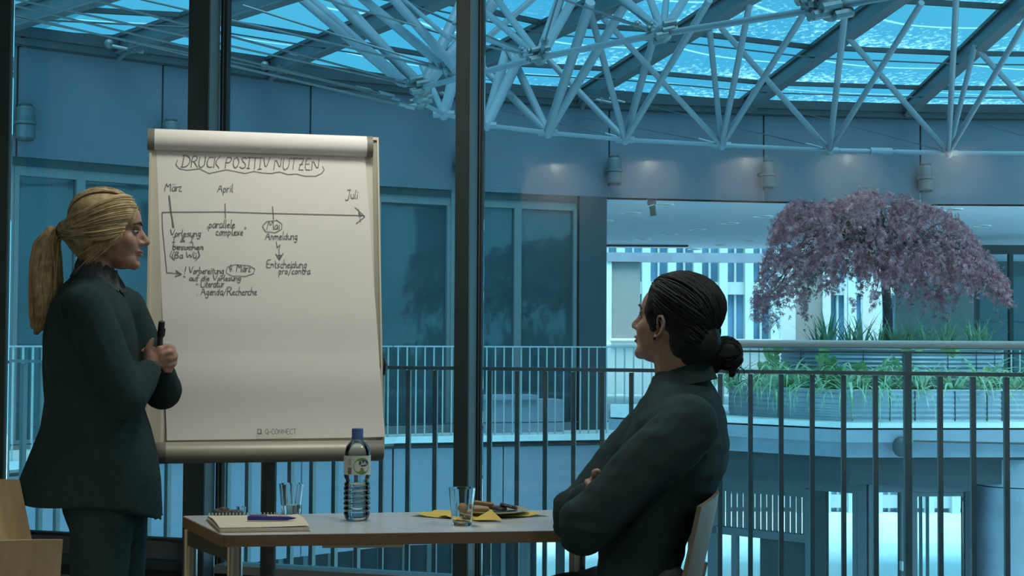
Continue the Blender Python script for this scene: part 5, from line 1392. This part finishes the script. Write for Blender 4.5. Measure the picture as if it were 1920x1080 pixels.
def head_blobs(b, H, s=1.0, neck_to=None, neck_r=0.053, ears=True):
    """H maps head-local (x forward, y left, z up; metres) to world"""
    M3 = H.to_3x3()
    def E(c, r): b.ell(H @ (Vector(c) * s), tuple(k * s for k in r), m=M3.normalized() if False else M3, n=20, k=12)
    def K(p, r0, q, r1): b.cone(H @ (Vector(p) * s), r0 * s, H @ (Vector(q) * s), r1 * s)
    E((-0.014, 0, 0.035), (0.099, 0.076, 0.085))
    E((0.028, 0, -0.028), (0.062, 0.061, 0.082)); E((0.045, 0, 0.03), (0.046, 0.058, 0.055))
    E((0.040, 0, -0.083), (0.046, 0.044, 0.032)); E((0.076, 0, -0.098), (0.018, 0.02, 0.017)); E((0.0, 0, -0.06), (0.05, 0.055, 0.045))
    E((0.074, 0, 0.016), (0.019, 0.044, 0.013))
    K((0.086, 0, 0.004), 0.009, (0.108, 0, -0.031), 0.0115)
    for sg in (-1, 1):
        E((0.093, sg * 0.011, -0.036), (0.012, 0.008, 0.008)); E((0.054, sg * 0.036, -0.032), (0.026, 0.024, 0.03))
        if not ears: continue
        # ear: flat shell with a rim
        E((-0.006, sg * 0.074, -0.012), (0.017, 0.008, 0.028)); K((-0.016, sg * 0.080, 0.012), 0.006, (0.002, sg * 0.078, 0.014), 0.005); K((-0.018, sg * 0.081, 0.010), 0.006, (-0.014, sg * 0.078, -0.022), 0.005); K((-0.012, sg * 0.076, -0.026), 0.006, (0.0, sg * 0.072, -0.036), 0.006)
    E((0.087, 0, -0.058), (0.012, 0.021, 0.0065)); E((0.084, 0, -0.0695), (0.013, 0.019, 0.0075))
    if neck_to is not None:
        b.cone(H @ (Vector((-0.02, 0, -0.06)) * s), neck_r * s, neck_to, neck_r * 1.08 * s); b.cone(H @ (Vector((-0.035, 0, -0.04)) * s), neck_r * s, neck_to, neck_r * s)
def face_parts(H, s, parent, side):
    M3 = H.to_3x3()
    for sg in (-1, 1):
        b = MB(); b.ell(H @ (Vector((0.071, sg * 0.031, -0.0025)) * s), (0.0130 * s, 0.0125 * s, 0.0070 * s), m=M3); ey = b.build('eye', m_eye, parent, smooth=True)
        b = MB(); b.ell(H @ (Vector((0.0815, sg * 0.0315, -0.0025)) * s), (0.0045 * s, 0.0058 * s, 0.0058 * s), m=M3); b.build('iris', m_iris, ey, smooth=True)
        b = MB(); b.tube([H @ (Vector(p) * s) for p in ((0.083, sg * 0.022, 0.006), (0.0825, sg * 0.034, 0.0075), (0.073, sg * 0.044, 0.003))], 0.0022 * s, 6); b.build('eyelash', m_brow, parent)
        b = MB(); b.tube([H @ (Vector(p) * s) for p in ((0.092, sg * 0.014, 0.02), (0.089, sg * 0.03, 0.026), (0.072, sg * 0.048, 0.02))], [0.003 * s, 0.004 * s, 0.0018 * s], 6); b.build('eyebrow', m_brow, parent)
    b = MB(); b.ell(H @ (Vector((0.0905, 0, -0.059)) * s), (0.0105 * s, 0.0195 * s, 0.005 * s), m=M3); b.ell(H @ (Vector((0.0885, 0, -0.069)) * s), (0.0105 * s, 0.0175 * s, 0.0062 * s), m=M3); b.build('lips', m_lip, parent, smooth=True)
def frame(loc, yaw, pitch=0.0, roll=0.0):
    return Matrix.Translation(Vector(loc)) @ Matrix.Rotation(yaw, 4, 'Z') @ Matrix.Rotation(-pitch, 4, 'Y') @ Matrix.Rotation(roll, 4, 'X')
def super_ring(c, f, s, rx0, rx1, ry, z, n=28, p=2.3, hem=None):
    """ring in plan: rx0 behind, rx1 in front along f, ry across along s"""
    out = []
    for k in range(n):
        a = 2 * math.pi * k / n; ca, sa = math.cos(a), math.sin(a)
        x = math.copysign(abs(ca) ** (2 / p), ca) * (rx1 if ca > 0 else rx0); y = math.copysign(abs(sa) ** (2 / p), sa) * ry
        out.append(Vector((c.x, c.y, z + (hem(a) if hem else 0))) + f * x + s * y)
    return out
def cloth_noise(amp, sc, st=(1, 1, 1)):
    def fn(p):
        q = Vector((p.x * st[0], p.y * st[1], p.z * st[2])) * sc
        return amp * noise.noise(q)
    return fn

# ---------------------------------------------------------------- standing woman
DW = 4.35
def W(px, py, lat=0.0):
    p = pix(px, py, DW); p.y += lat; return p
yaw = R(14); fw = Vector((math.cos(yaw), math.sin(yaw), 0)); sw = Vector((-fw.y, fw.x, 0))
hc = W(206, 432); HW = frame(hc, R(10), R(-2)); sW = 0.98
woman = None
b = MB()
nb_ = W(172, 535)
head_blobs(b, HW, sW, neck_to=nb_, neck_r=0.046, ears=False)
tor = W(170, 640); pel = W(175, 860)
b.cone(nb_, 0.05, W(170, 580), 0.09); b.cone(W(170, 590), 0.105, W(170, 700), 0.10); b.cone(W(170, 700), 0.10, W(178, 860), 0.115)
shR, elR, wrR = W(186, 580, -0.155), W(264, 742, -0.17), W(284, 694, -0.035)
shL, elL, wrL = W(205, 578, 0.155), W(278, 735, 0.17), W(292, 690, 0.04)
for sh, el, wr in ((shR, elR, wrR), (shL, elL, wrL)):
    b.cone(W(172, 585), 0.07, sh, 0.055); b.chain([sh, el, wr], [0.048, 0.038, 0.026])
# hands: right palm nearest, thumb up; fingers interlock around each other
def hand(b, wrist, palm, knuckles, tips, thumb, r=0.0092):
    b.cone(wrist, 0.024, palm, 0.026)
    for (k, pth_) in zip(knuckles, tips):
        b.cone(palm, 0.020, k, 0.0125)
        pts = [k] + pth_; rs = [r * 1.08, r, r * 0.96, r * 0.86][:len(pts)]
        b.chain(pts, rs, 10)
    b.chain(thumb, [0.0135, 0.0115, 0.0095, 0.008][:len(thumb)], 10)
pR = W(290, 672, -0.02)
kR = [W(303, 655, -0.024), W(305, 664, -0.026), W(304, 674, -0.024), W(301, 683, -0.02)]
tR = [[W(314, 649, -0.012), W(318, 650, 0.012), W(312, 656, 0.026)], [W(321, 660, -0.014), W(326, 664, 0.012), W(318, 668, 0.03)], [W(320, 672, -0.014), W(326, 678, 0.010), W(317, 681, 0.028)], [W(313, 684, -0.012), W(319, 690, 0.008), W(311, 692, 0.024)]]
thR = [W(281, 672, -0.03), W(282, 656, -0.034), W(287, 644, -0.03), W(290, 637, -0.024)]
hand(b, wrR, pR, kR, tR, thR)
pL = W(297, 676, 0.035)
kL = [W(310, 660, 0.04), W(312, 670, 0.042), W(311, 679, 0.04), W(307, 688, 0.036)]
tL = [[W(320, 653, 0.03), W(323, 656, 0.004), W(316, 660, -0.014)], [W(325, 666, 0.03), W(328, 670, 0.002), W(320, 673, -0.016)], [W(323, 678, 0.03), W(326, 683, 0.0), W(318, 685, -0.014)], [W(315, 690, 0.028), W(318, 695, 0.0), W(311, 694, -0.012)]]
thL = [W(290, 668, 0.03), W(284, 656, 0.016), W(276, 655, 0.0), W(270, 659, -0.012)]
hand(b, wrL, pL, kL, tL, thL)
# legs inside the trousers
for lat, px in ((-0.085, 200), (0.085, 205)):
    k_ = W(px, 1120, lat); k_.z = 0.46; a_ = k_.copy(); a_.z = 0.08; a_.x -= 0.02
    b.cone(W(px - 5, 900, lat), 0.075, k_, 0.05); b.cone(k_, 0.048, a_, 0.035)
woman = remeshed(b, 'person', m_skin_w, voxel=0.0042, smooth_it=5, label='woman in black jacket with blond ponytail standing at the flip chart holding a marker', cat='person', origin=Vector((nb_.x, nb_.y, 0)))
face_parts(HW, sW, woman, -1)
# jacket
b = MB(); rings = []
def hemf(a):
    # front corner hangs lowest, back edge lifts
    return -0.045 * max(0, math.cos(a + 0.25)) ** 6 + 0.02 * max(0, -math.cos(a)) + 0.008 * math.sin(3 * a)
J_ = [(508, 150, 196, 0.052), (520, 135, 205, 0.075), (535, 118, 216, 0.115), (560, 100, 236, 0.165), (590, 87, 250, 0.185), (630, 80, 258, 0.185), (690, 82, 262, 0.175), (750, 86, 266, 0.165), (800, 78, 280, 0.170), (850, 60, 292, 0.185), (900, 43, 299, 0.195), (945, 32, 303, 0.20)]
for i, (y, xl, xr, ry) in enumerate(J_):
    c = W((xl + xr) / 2, y); hw_ = (xr - xl) / 2 * DW / F
    # silhouette half-width includes the turned shoulders; keep plan ellipse a bit smaller
    k = math.sqrt(max(0.02 ** 2, hw_ ** 2 - (ry * math.sin(yaw)) ** 2)) / math.cos(yaw)
    rings.append(super_ring(c, fw, sw, k, k, ry, c.z, hem=hemf if i >= len(J_) - 1 else None))
b.loft(rings)
for sh, el, wr, fl_ in ((shR, elR, wrR, 1), (shL, elL, wrL, 1)):
    b.cone(W(172, 588), 0.09, sh, 0.070); b.chain([sh, sh.lerp(el, 0.55), el, el.lerp(wr, 0.55), wr.lerp(el, 0.12)], [0.068, 0.062, 0.060, 0.052, 0.043])
jk = remeshed(b, 'jacket', m_jacket, woman, voxel=0.0065, smooth_it=5, disp=cloth_noise(0.006, 9, (1, 1, 0.6)))
# trousers
b = MB()
b.cone(W(195, 900), 0.13, W(200, 950), 0.125)
for lat, px, px2 in ((-0.085, 206, 200), (0.085, 206, 206)):
    h_ = W(px, 950, lat); k_ = W(px2, 1100, lat); k_.z = 0.45; a_ = k_.copy(); a_.z = 0.05; a_.x -= 0.01
    b.chain([h_, k_, a_], [0.09, 0.078, 0.075])
remeshed(b, 'trousers', m_trouser, woman, voxel=0.008, smooth_it=4)
for lat in (-0.085, 0.085):
    f0 = W(203, 1100, lat); f0.z = 0.035
    b = MB(); b.cone(f0 - fw * 0.05, 0.034, f0 + fw * 0.12 - Vector((0, 0, 0.008)), 0.026); b.build('shoe', m_shoe, woman, smooth=True)
# ruffled blouse collar
m_lace = mat('dark_lace', (0.015, 0.03, 0.033), 0.8, col2=(0.06, 0.075, 0.075), vscale=90)
b = MB(); rows = []
cN = W(182, 512)
for j in range(5):
    row = []
    for k in range(40):
        a = 2 * math.pi * k / 40; rr = 0.050 + 0.008 * j + 0.006 * math.sin(k * 1.9 + j); zz = 0.030 - 0.016 * j + 0.006 * math.sin(k * 2.3)
        row.append(cN + fw * (rr * 0.95 * math.cos(a) + 0.004) + sw * rr * math.sin(a) + Vector((0, 0, zz - 0.022 * math.cos(a))))
    rows.append(row)
b.loft(rows, cap=False); b.build('blouse_collar', m_lace, woman, smooth=True)
# cuffs of the blouse
b = MB(); d_ = (wrR - elR).normalized(); b.tube([wrR - d_ * 0.02, wrR + d_ * 0.012], [0.036, 0.034], 16); b.build('cuff', m_lace, woman, smooth=True)
# hair
hr = random.Random(9)
def hair_cap(b, H, s, hairline, tie, strands, r, lift, rad=(0.099, 0.076, 0.085), cen=(-0.014, 0, 0.035)):
    """strands laid over the skull from hairline points (unit directions) to the tie direction"""
    cen = Vector(cen) * s; rad = Vector(rad) * s
    def on_skull(d, k): return H @ (cen + Vector((d.x * rad.x, d.y * rad.y, d.z * rad.z)) * k)
    for i in range(strands):
        d0 = hairline(hr.random(), hr); q = Vector(tie) + Vector((hr.gauss(0, .05), hr.gauss(0, .07), hr.gauss(0, .05)))
        d1 = q.normalized(); lf = lift * hr.uniform(0.75, 1.12)
        n = 11; pts = []
        w_ = hr.uniform(-0.05, 0.05)
        for k in range(n):
            t = k / (n - 1)
            d = d0.slerp(d1, t) if d0.angle(d1) > 0.01 else d1
            d = (d + Vector((0, 0, -0.10 * math.sin(math.pi * t) * (1 if d0.z < 0.3 else 0)))).normalized()
            kk = 1.0 + lf * (0.55 + 0.45 * math.sin(math.pi * min(1, t * 1.1 + 0.1))) + 0.008 * math.sin(t * 9 + i)
            pts.append(on_skull(d, kk))
        b.tube(pts, [r * (0.6 + 0.5 * math.sin(math.pi * k / (n - 1))) for k in range(n)], 4)
def whl(u, g):
    # hairline ring from the forehead down past the temple, over the ear to the nape, on both sides
    sg = -1 if g.random() < 0.5 else 1
    pts = [Vector((0.86, 0.05, 0.58)), Vector((0.80, 0.45, 0.42)), Vector((0.62, 0.78, 0.12)), Vector((0.34, 0.93, -0.22)), Vector((0.10, 0.93, -0.50)), Vector((-0.25, 0.72, -0.80)), Vector((-0.55, 0.3, -0.95))]
    t = u * (len(pts) - 1); i = min(int(t), len(pts) - 2); d = pts[i].lerp(pts[i + 1], t - i)
    if g.random() < 0.45:        # roots on the top of the head along the parting
        d = Vector((g.uniform(-0.3, 0.85), g.uniform(0.0, 0.5), 0.9))
    d = d.copy(); d.y *= sg; return d.normalized()
hairW = MB()
tie = (-0.93, 0, -0.02)
base = MB(); M3 = HW.to_3x3()
base.ell(HW @ Vector((-0.020, 0, 0.036)), (0.101, 0.078, 0.084), m=M3, n=24, k=16)
base.ell(HW @ Vector((-0.040, 0, -0.018)), (0.066, 0.074, 0.070), m=M3, n=20, k=12)
for sg in (-1, 1):
    base.ell(HW @ Vector((0.030, sg * 0.044, 0.045)), (0.045, 0.028, 0.040), m=M3); base.ell(HW @ Vector((0.0, sg * 0.052, -0.012)), (0.045, 0.022, 0.040), m=M3)
base.cone(HW @ Vector((-0.080, 0, 0.015)), 0.052, HW @ Vector((-0.132, 0, 0.0)), 0.018)
hair = remeshed(base, 'hair', m_blond, woman, voxel=0.005, smooth_it=8)
m_blond1 = hairmat('blond_hair_light', (0.60, 0.47, 0.26), (0.76, 0.62, 0.38)); m_blond2 = hairmat('blond_hair_dark', (0.20, 0.15, 0.075), (0.32, 0.25, 0.14))
tieW = HW.inverted() @ W(113, 432)
def side_strand(b, z0, x0, spread, g, sg):
    """from the front hairline back over the temple and ear to the tie"""
    p0 = Vector((x0, sg * (0.026 + 0.046 * min(1, (0.1 - z0) / 0.1)), z0)); p3 = tieW + Vector((g.gauss(0.004, .004), sg * abs(g.gauss(0, .012)), g.gauss(0, .010)))
    low = -0.03 * max(0.0, 1 - z0 / 0.09) - 0.012
    p1 = Vector((0.005, sg * 0.102, z0 + low * 0.6 + 0.012)); p2 = Vector((-0.085, sg * 0.095, 0.30 * z0 + low + 0.005))
    pts = []; off = g.gauss(0, 0.0028)
    for k in range(13):
        t = k / 12; q = p0 * (1 - t) ** 3 + p1 * 3 * t * (1 - t) ** 2 + p2 * 3 * t * t * (1 - t) + p3 * t ** 3
        # keep outside the skull shell
        e = Vector(((q.x + 0.018) / 0.106, q.y / 0.0815, (q.z - 0.028) / 0.096)); l_ = e.length
        if l_ < 1.0 and t < 0.93: q = Vector((-0.018 + e.x / l_ * 0.106, e.y / l_ * 0.0815, 0.028 + e.z / l_ * 0.096))
        nrm_ = Vector((q.x + 0.018, q.y, q.z - 0.028)).normalized(); pts.append(HW @ ((q + nrm_ * off) * 1.0))
    b.tube(pts, [0.0019 * (0.5 + 0.6 * math.sin(math.pi * min(1, 0.12 + k / 12))) for k in range(13)], 4)
sets = [MB(), MB(), MB()]
for k in range(1500):
    sg = -1 if hr.random() < 0.62 else 1; t = hr.random()
    # hairline from the top of the forehead down to in front of the ear
    z0 = 0.100 - 0.115 * t + hr.gauss(0, .003); x0 = (0.050 + 0.075 * t if t < 0.3 else 0.0725 - 0.064 * (t - 0.3)) + hr.gauss(0, .003)
    side_strand(sets[hr.choice((0, 0, 1, 1, 2))], z0, x0, 0, hr, sg)
for i_ in range(3): hair_cap(sets[i_], HW, sW, lambda u, g: Vector((g.uniform(-0.2, 0.8), g.uniform(-0.5, 0.5), 0.85)).normalized(), tie, 170, 0.0019, 0.075, rad=(0.101, 0.078, 0.085), cen=(-0.018, 0, 0.036))
for k in range(160):   # nape hair combed up to the tie
    sg = -1 if hr.random() < 0.6 else 1; a_ = hr.random()
    p0 = Vector((-0.005 - 0.07 * a_, sg * (0.070 - 0.03 * a_), -0.055 - 0.035 * a_)); p1 = p0.lerp(tieW, 0.5) + Vector((-0.012, sg * 0.018, -0.004)); pts = [HW @ (p0 * (1 - t) ** 2 + p1 * 2 * t * (1 - t) + tieW * t * t) for t in [q / 8 for q in range(9)]]
    sets[hr.choice((1, 2, 2))].tube(pts, [0.0018] * 8 + [0.001], 4)
hairW = sets[1]
# loose locks in front of the ear
for k in range(26):
    p0 = HW @ Vector((0.02 + hr.gauss(0, .012), -0.074, -0.01 + hr.gauss(0, .01))); p3 = W(160 + hr.gauss(12, 9), 490 + hr.gauss(0, 8), -0.07)
    mid_ = p0.lerp(p3, 0.5) + Vector((0.012, -0.01, 0.0)); hairW.tube([p0, p0.lerp(mid_, .6), mid_, mid_.lerp(p3, .6), p3], [0.002, 0.0022, 0.002, 0.0016, 0.0008], 4)
for mb_, m_ in zip(sets, (m_blond1, m_blond, m_blond2)): mb_.build('hair_strands', m_, woman, smooth=True, kind='stuff')
tiep = W(112, 432)
PT = [(112, 432, 9), (100, 436, 17), (88, 458, 24), (86, 490, 29), (86, 530, 31), (84, 565, 29), (78, 595, 22), (71, 615, 13), (66, 628, 4)]
pc_ = [W(x, y) for x, y, w in PT]; pr_ = [w * DW / F for _, _, w in PT]
b = MB(); b.tube(pc_, [r_ * 0.9 for r_ in pr_], 14); pt = remeshed(b, 'ponytail', m_blond, woman, voxel=0.005, smooth_it=3, disp=cloth_noise(0.004, 60, (1, 1, 0.15)))
pss = [MB(), MB(), MB()]
for k in range(520):
    ps = pss[hr.choice((0, 0, 1, 1, 2))]
    a = hr.uniform(0, 6.28); rr = math.sqrt(hr.random()) * 1.02; end = hr.uniform(0.75, 1.0); pts = []
    for i, (c, r_) in enumerate(zip(pc_, pr_)):
        if i / (len(pc_) - 1) > end: break
        a2 = a + 0.25 * math.sin(i * 0.9 + k); pts.append(c + Vector((math.cos(a2) * r_ * rr, math.sin(a2) * r_ * rr * 0.85, hr.gauss(0, .003))))
    if len(pts) > 3: ps.tube(pts, [0.0018] * (len(pts) - 1) + [0.0006], 4)
for mb_, m_ in zip(pss, (m_blond1, m_blond, m_blond2)): mb_.build('ponytail_strands', m_, woman, smooth=True, kind='stuff')
b = MB(); ring = []
for k in range(17): a = 2 * math.pi * k / 16; ring.append(tiep + Vector((0.004 * math.sin(a), math.cos(a) * 0.019, math.sin(a) * 0.019)))
b.tube(ring, 0.006, 8); b.build('hair_tie', m_black, woman, smooth=True)
# marker in her hands
mk = empty('marker_pen', W(299, 655, -0.006), 'black marker pen held upright in the standing woman\'s hands', 'marker')
m0, m1 = W(297, 668, 0.0), W(308, 603, -0.03)
b = MB(); b.tube([m0, m0.lerp(m1, 0.56)], 0.0082, 14); b.build('barrel', mat('marker_barrel', (0.045, 0.055, 0.055), 0.4), mk, smooth=40)
b = MB(); b.tube([m0.lerp(m1, 0.56), m0.lerp(m1, 0.97), m1], [0.0098, 0.0092, 0.0085], 14); b.build('cap', m_black, mk, smooth=40)
b = MB(); b.beam(m0.lerp(m1, 0.58) + Vector((0.0105, 0, 0)), m0.lerp(m1, 0.8) + Vector((0.0105, 0, 0)), 0.004, 0.003); b.build('clip', m_black, mk)

# ---------------------------------------------------------------- seated man
DM = 3.85
def P_(px, py, lat=0.0):
    p = pix(px, py, DM); p.y += lat; return p
yawm = R(180 - 17); fm = Vector((math.cos(yawm), math.sin(yawm), 0)); smn = Vector((-fm.y, fm.x, 0))   # smn: his left side (towards the viewer)
hcm = P_(1262, 604); HM = frame(hcm, R(180 - 35), R(12)); sM = 1.0
b = MB(); nm_ = P_(1275, 735)
head_blobs(b, HM, sM, neck_to=nm_, neck_r=0.058, ears=False)
b.cone(nm_, 0.055, P_(1285, 800), 0.08); b.cone(P_(1275, 810), 0.085, P_(1240, 930), 0.08); b.cone(P_(1245, 930), 0.075, P_(1195, 1110), 0.07)
sL, eL, wL = P_(1272, 790, -0.19), P_(1088, 968, -0.24), P_(1150, 935, -0.02)
sR, eR, wR = P_(1248, 800, 0.17), P_(1083, 968, 0.04), P_(1125, 915, -0.12)
for sh, el, wr in ((sL, eL, wL), (sR, eR, wR)):
    b.cone(P_(1275, 800), 0.08, sh, 0.055); b.chain([sh, el, wr], [0.052, 0.043, 0.030])
# right hand resting on the left upper arm, left hand tucked under
hp = P_(1112, 905, -0.15)
b.cone(wR, 0.026, hp, 0.028)
for k in range(4):
    k0 = hp + Vector((-0.012 + 0.008 * k, -0.01, 0.016 - 0.013 * k)); b.chain([k0, k0 + Vector((-0.012, -0.03, 0.004)), k0 + Vector((-0.004, -0.06, -0.004)), k0 + Vector((0.012, -0.075, -0.01))], [0.010, 0.0095, 0.009, 0.008], 10)
b.chain([hp + Vector((0, 0.01, 0.02)), hp + Vector((-0.005, -0.02, 0.04)), hp + Vector((0.0, -0.045, 0.046))], [0.012, 0.0105, 0.009], 10)
hp2 = P_(1190, 950, 0.08); b.cone(wL, 0.026, hp2, 0.028)
for k in range(4):
    k0 = hp2 + Vector((0.01, 0.02, 0.018 - 0.013 * k)); b.chain([k0, k0 + Vector((0.02, 0.025, 0)), k0 + Vector((0.03, 0.045, -0.004))], [0.010, 0.0095, 0.0085], 10)
b.chain([hp2, hp2 + Vector((0.005, 0.02, 0.035)), hp2 + Vector((0.02, 0.035, 0.045))], [0.012, 0.0105, 0.009], 10)
hipc = P_(1215, 1140); hipc.z = 0.53
kn = []
for lat in (-0.10, 0.10):
    h_ = hipc + Vector((0, lat, 0)); k_ = h_ + fm * 0.43 + smn * (-lat * 0.15); k_.z = 0.44; a_ = k_ + fm * 0.02; a_.z = 0.08
    b.chain([h_, k_, a_], [0.08, 0.056, 0.038]); kn.append((h_, k_, a_))
man = remeshed(b, 'person', m_skin_m, voxel=0.0042, smooth_it=5, label='man in dark shirt with hair in a bun sitting at the table with crossed arms', cat='person', origin=Vector((hipc.x, hipc.y, 0)))
face_parts(HM, sM, man, -1)
b = MB(); rings = []
T_ = [(697, 1232, 1322, 0.066), (715, 1222, 1334, 0.085), (740, 1208, 1346, 0.145), (775, 1186, 1358, 0.190), (830, 1168, 1366, 0.205), (880, 1152, 1364, 0.205), (930, 1140, 1340, 0.195), (1000, 1128, 1300, 0.185), (1080, 1118, 1272, 0.185), (1150, 1115, 1262, 0.185)]
for (y, xl, xr, ry) in T_:
    c = P_((xl + xr) / 2, y); hw_ = (xr - xl) / 2 * DM / F; k = math.sqrt(max(0.03 ** 2, hw_ ** 2 - (ry * math.sin(R(17))) ** 2)) / math.cos(R(17))
    rings.append(super_ring(c, fm, smn, k, k, ry, c.z))
b.loft(rings)
for sh, el, wr in ((sL, eL, wL), (sR, eR, wR)):
    b.cone(P_(1262, 795), 0.10, sh, 0.078); b.chain([sh, sh.lerp(el, 0.5), el, el.lerp(wr, 0.5), wr.lerp(el, 0.1)], [0.078, 0.072, 0.064, 0.056, 0.045])
# sleeve folds at the elbows
for el in (eL, eR):
    b.ell(el + Vector((-0.012, 0, 0.03)), (0.05, 0.055, 0.035)); b.ell(el + Vector((-0.005, 0, -0.03)), (0.055, 0.05, 0.035))
fold = cloth_noise(0.009, 8, (1, 1, 1)); fold2 = cloth_noise(0.004, 22, (0.6, 1, 1.6))
remeshed(b, 'shirt', m_shirt, man, voxel=0.0065, smooth_it=4, disp=lambda p: fold(p) + fold2(p))
# collar
b = MB(); rows = []
cN = P_(1277, 712)
for j, (dr, dz) in enumerate(((0.0, 0.0), (0.004, 0.03), (0.012, 0.028), (0.022, 0.0), (0.030, -0.018))):
    row = []
    for k in range(36):
        a = R(28) + (2 * math.pi - R(56)) * k / 35; row.append(cN + fm * ((0.064 + dr) * math.cos(a)) + smn * ((0.062 + dr) * math.sin(a)) + Vector((0, 0, dz - 0.022 * math.cos(a))))
    rows.append(row)
b.loft(rows, cap=False, closed=False); b.build('collar', m_shirt, man, smooth=True)
b = MB(); b.cone(hipc - Vector((0, 0.08, 0)), 0.12, hipc + Vector((0, 0.08, 0)), 0.12)
for h_, k_, a_ in kn: b.chain([h_, k_, a_], [0.10, 0.074, 0.055])
remeshed(b, 'trousers', m_jeans, man, voxel=0.008, smooth_it=4, disp=cloth_noise(0.006, 14))
for h_, k_, a_ in kn:
    f0 = a_.copy(); f0.z = 0.04; b = MB(); b.cone(f0 - fm * 0.05, 0.04, f0 + fm * 0.16 - Vector((0, 0, 0.008)), 0.032); b.build('shoe', m_shoe, man, smooth=True)
# hair: swept back into a low bun
base = MB(); M3 = HM.to_3x3()
base.ell(HM @ Vector((-0.026, 0, 0.044)), (0.108, 0.084, 0.088), m=M3, n=24, k=16)
base.ell(HM @ Vector((-0.066, 0, -0.012)), (0.058, 0.066, 0.078), m=M3, n=20, k=12)
base.ell(HM @ Vector((-0.066, 0, -0.070)), (0.040, 0.050, 0.045), m=M3, n=20, k=12)
for sg in (-1, 1):
    base.ell(HM @ Vector((0.024, sg * 0.062, 0.030)), (0.030, 0.020, 0.045), m=M3); base.ell(HM @ Vector((0.018, sg * 0.068, -0.006)), (0.012, 0.009, 0.026), m=M3); base.ell(HM @ Vector((0.034, sg * 0.040, 0.068)), (0.03, 0.03, 0.03), m=M3)
    base.ell(HM @ Vector((-0.056, sg * 0.052, -0.03)), (0.030, 0.022, 0.05), m=M3)
base.cone(HM @ Vector((-0.09, 0, -0.03)), 0.055, P_(1340, 655), 0.026)
remeshed(base, 'hair', m_dark, man, voxel=0.005, smooth_it=5, disp=cloth_noise(0.003, 45))
hm = MB()
def mhl(u, g):
    sg = -1 if g.random() < 0.5 else 1
    pts = [Vector((0.80, 0.05, 0.62)), Vector((0.72, 0.5, 0.5)), Vector((0.52, 0.82, 0.2)), Vector((0.36, 0.92, -0.25)), Vector((-0.2, 0.9, -0.5)), Vector((-0.35, 0.7, -0.9)), Vector((-0.5, 0.3, -1.1))]
    t = u * (len(pts) - 1); i = min(int(t), len(pts) - 2); d = pts[i].lerp(pts[i + 1], t - i)
    if g.random() < 0.4: d = Vector((g.uniform(-0.3, 0.75), g.uniform(0.0, 0.55), 0.9))
    d = d.copy(); d.y *= sg; return d.normalized()
hair_cap(hm, HM, sM, mhl, (-0.95, 0, -0.45), 520, 0.0026, 0.10, rad=(0.105, 0.080, 0.086), cen=(-0.022, 0, 0.042))
hair_cap(hm, HM, sM, lambda u, g: Vector((g.uniform(-0.2, 0.75), g.choice((-1, 1)) * g.uniform(0.3, 1.0), g.uniform(-1.0, 0.3))).normalized(), (-0.95, 0, -0.30), 300, 0.0024, 0.07, rad=(0.060, 0.068, 0.080), cen=(-0.066, 0, -0.014))
hm.build('hair_strands', m_dark, man, smooth=True, kind='stuff')
bc = P_(1361, 662)
b = MB(); b.ell(bc, (0.040, 0.038, 0.042)); b.cone(P_(1380, 672), 0.018, P_(1372, 700), 0.010); b.cone(P_(1335, 668), 0.03, bc, 0.036); b.cone(P_(1342, 690), 0.014, P_(1330, 694), 0.01)
remeshed(b, 'hair_bun', m_dark, man, voxel=0.004, smooth_it=3, disp=cloth_noise(0.006, 40))
b = MB()
for k in range(90):
    a = hr.uniform(0, 6.28); tl = hr.uniform(-0.9, 0.9); rr = 0.042 * math.sqrt(1 - tl * tl * 0.7) + hr.gauss(0, .0015); ax = Matrix.Rotation(hr.gauss(0, 0.3), 3, 'X')
    b.tube([bc + ax @ Vector((math.cos(a + t * 0.35) * rr, tl * 0.034, math.sin(a + t * 0.35) * rr)) for t in range(7)], 0.0016, 4)
for k in range(16):
    p0 = P_(1375 + hr.gauss(0, 8), 685 + hr.gauss(0, 6)); b.tube([p0, p0 + Vector((hr.gauss(0.0, .01), 0, -0.012)), p0 + Vector((hr.gauss(-0.003, .012), 0, -0.028))], [0.0014, 0.0012, 0.0004], 4)
b.build('bun_strands', m_dark, man, smooth=True, kind='stuff')
for sg in (1, -1):
    M3 = HM.to_3x3(); b = MB()
    rim = [(0.006, .070, -0.006), (0.007, .074, 0.008), (0.000, .082, 0.019), (-0.012, .088, 0.021), (-0.021, .090, 0.010), (-0.022, .089, -0.006), (-0.016, .086, -0.020), (-0.008, .082, -0.031), (0.000, .077, -0.037), (0.005, .073, -0.030), (0.006, .070, -0.020)]
    b.tube([HM @ Vector((x - 0.002, sg * y, z - 0.004)) for x, y, z in rim], [0.0030, 0.0034, 0.0036, 0.0038, 0.0038, 0.0036, 0.0036, 0.0042, 0.0052, 0.0045, 0.003], 8)
    b.tube([HM @ Vector((x - 0.002, sg * y, z - 0.004)) for x, y, z in ((-0.004, .078, 0.010), (-0.012, .082, 0.004), (-0.014, .082, -0.008), (-0.009, .079, -0.019))], 0.0028, 8)
    b.ell(HM @ Vector((0.001, sg * 0.074, -0.013)), (0.004, 0.005, 0.006), m=M3); b.build('ear', m_skin_m, man, smooth=True)
b = MB(); b.ell(HM @ Vector((0.0, 0.082, -0.043)), 0.0045); b.build('earring', m_black, man, smooth=True)

chair((hipc.x - 0.135, hipc.y, 0), R(180 - 11), 'pale wooden chair the man in the dark shirt sits on', m_beech2, 0.80, 12)
c1 = pix(-52, 905, 4.0); chair((c1.x + 0.30, 3.92, 0), R(-13), 'beech chair in the left corner just in front of the standing woman', m_beech, 0.80, 14)
c2 = pix(-75, 1028, 2.9); chair((c2.x - 0.155, 3.12, 0), R(126), 'beech chair nearest the viewer in the bottom left corner', m_beech, 0.79, 9)
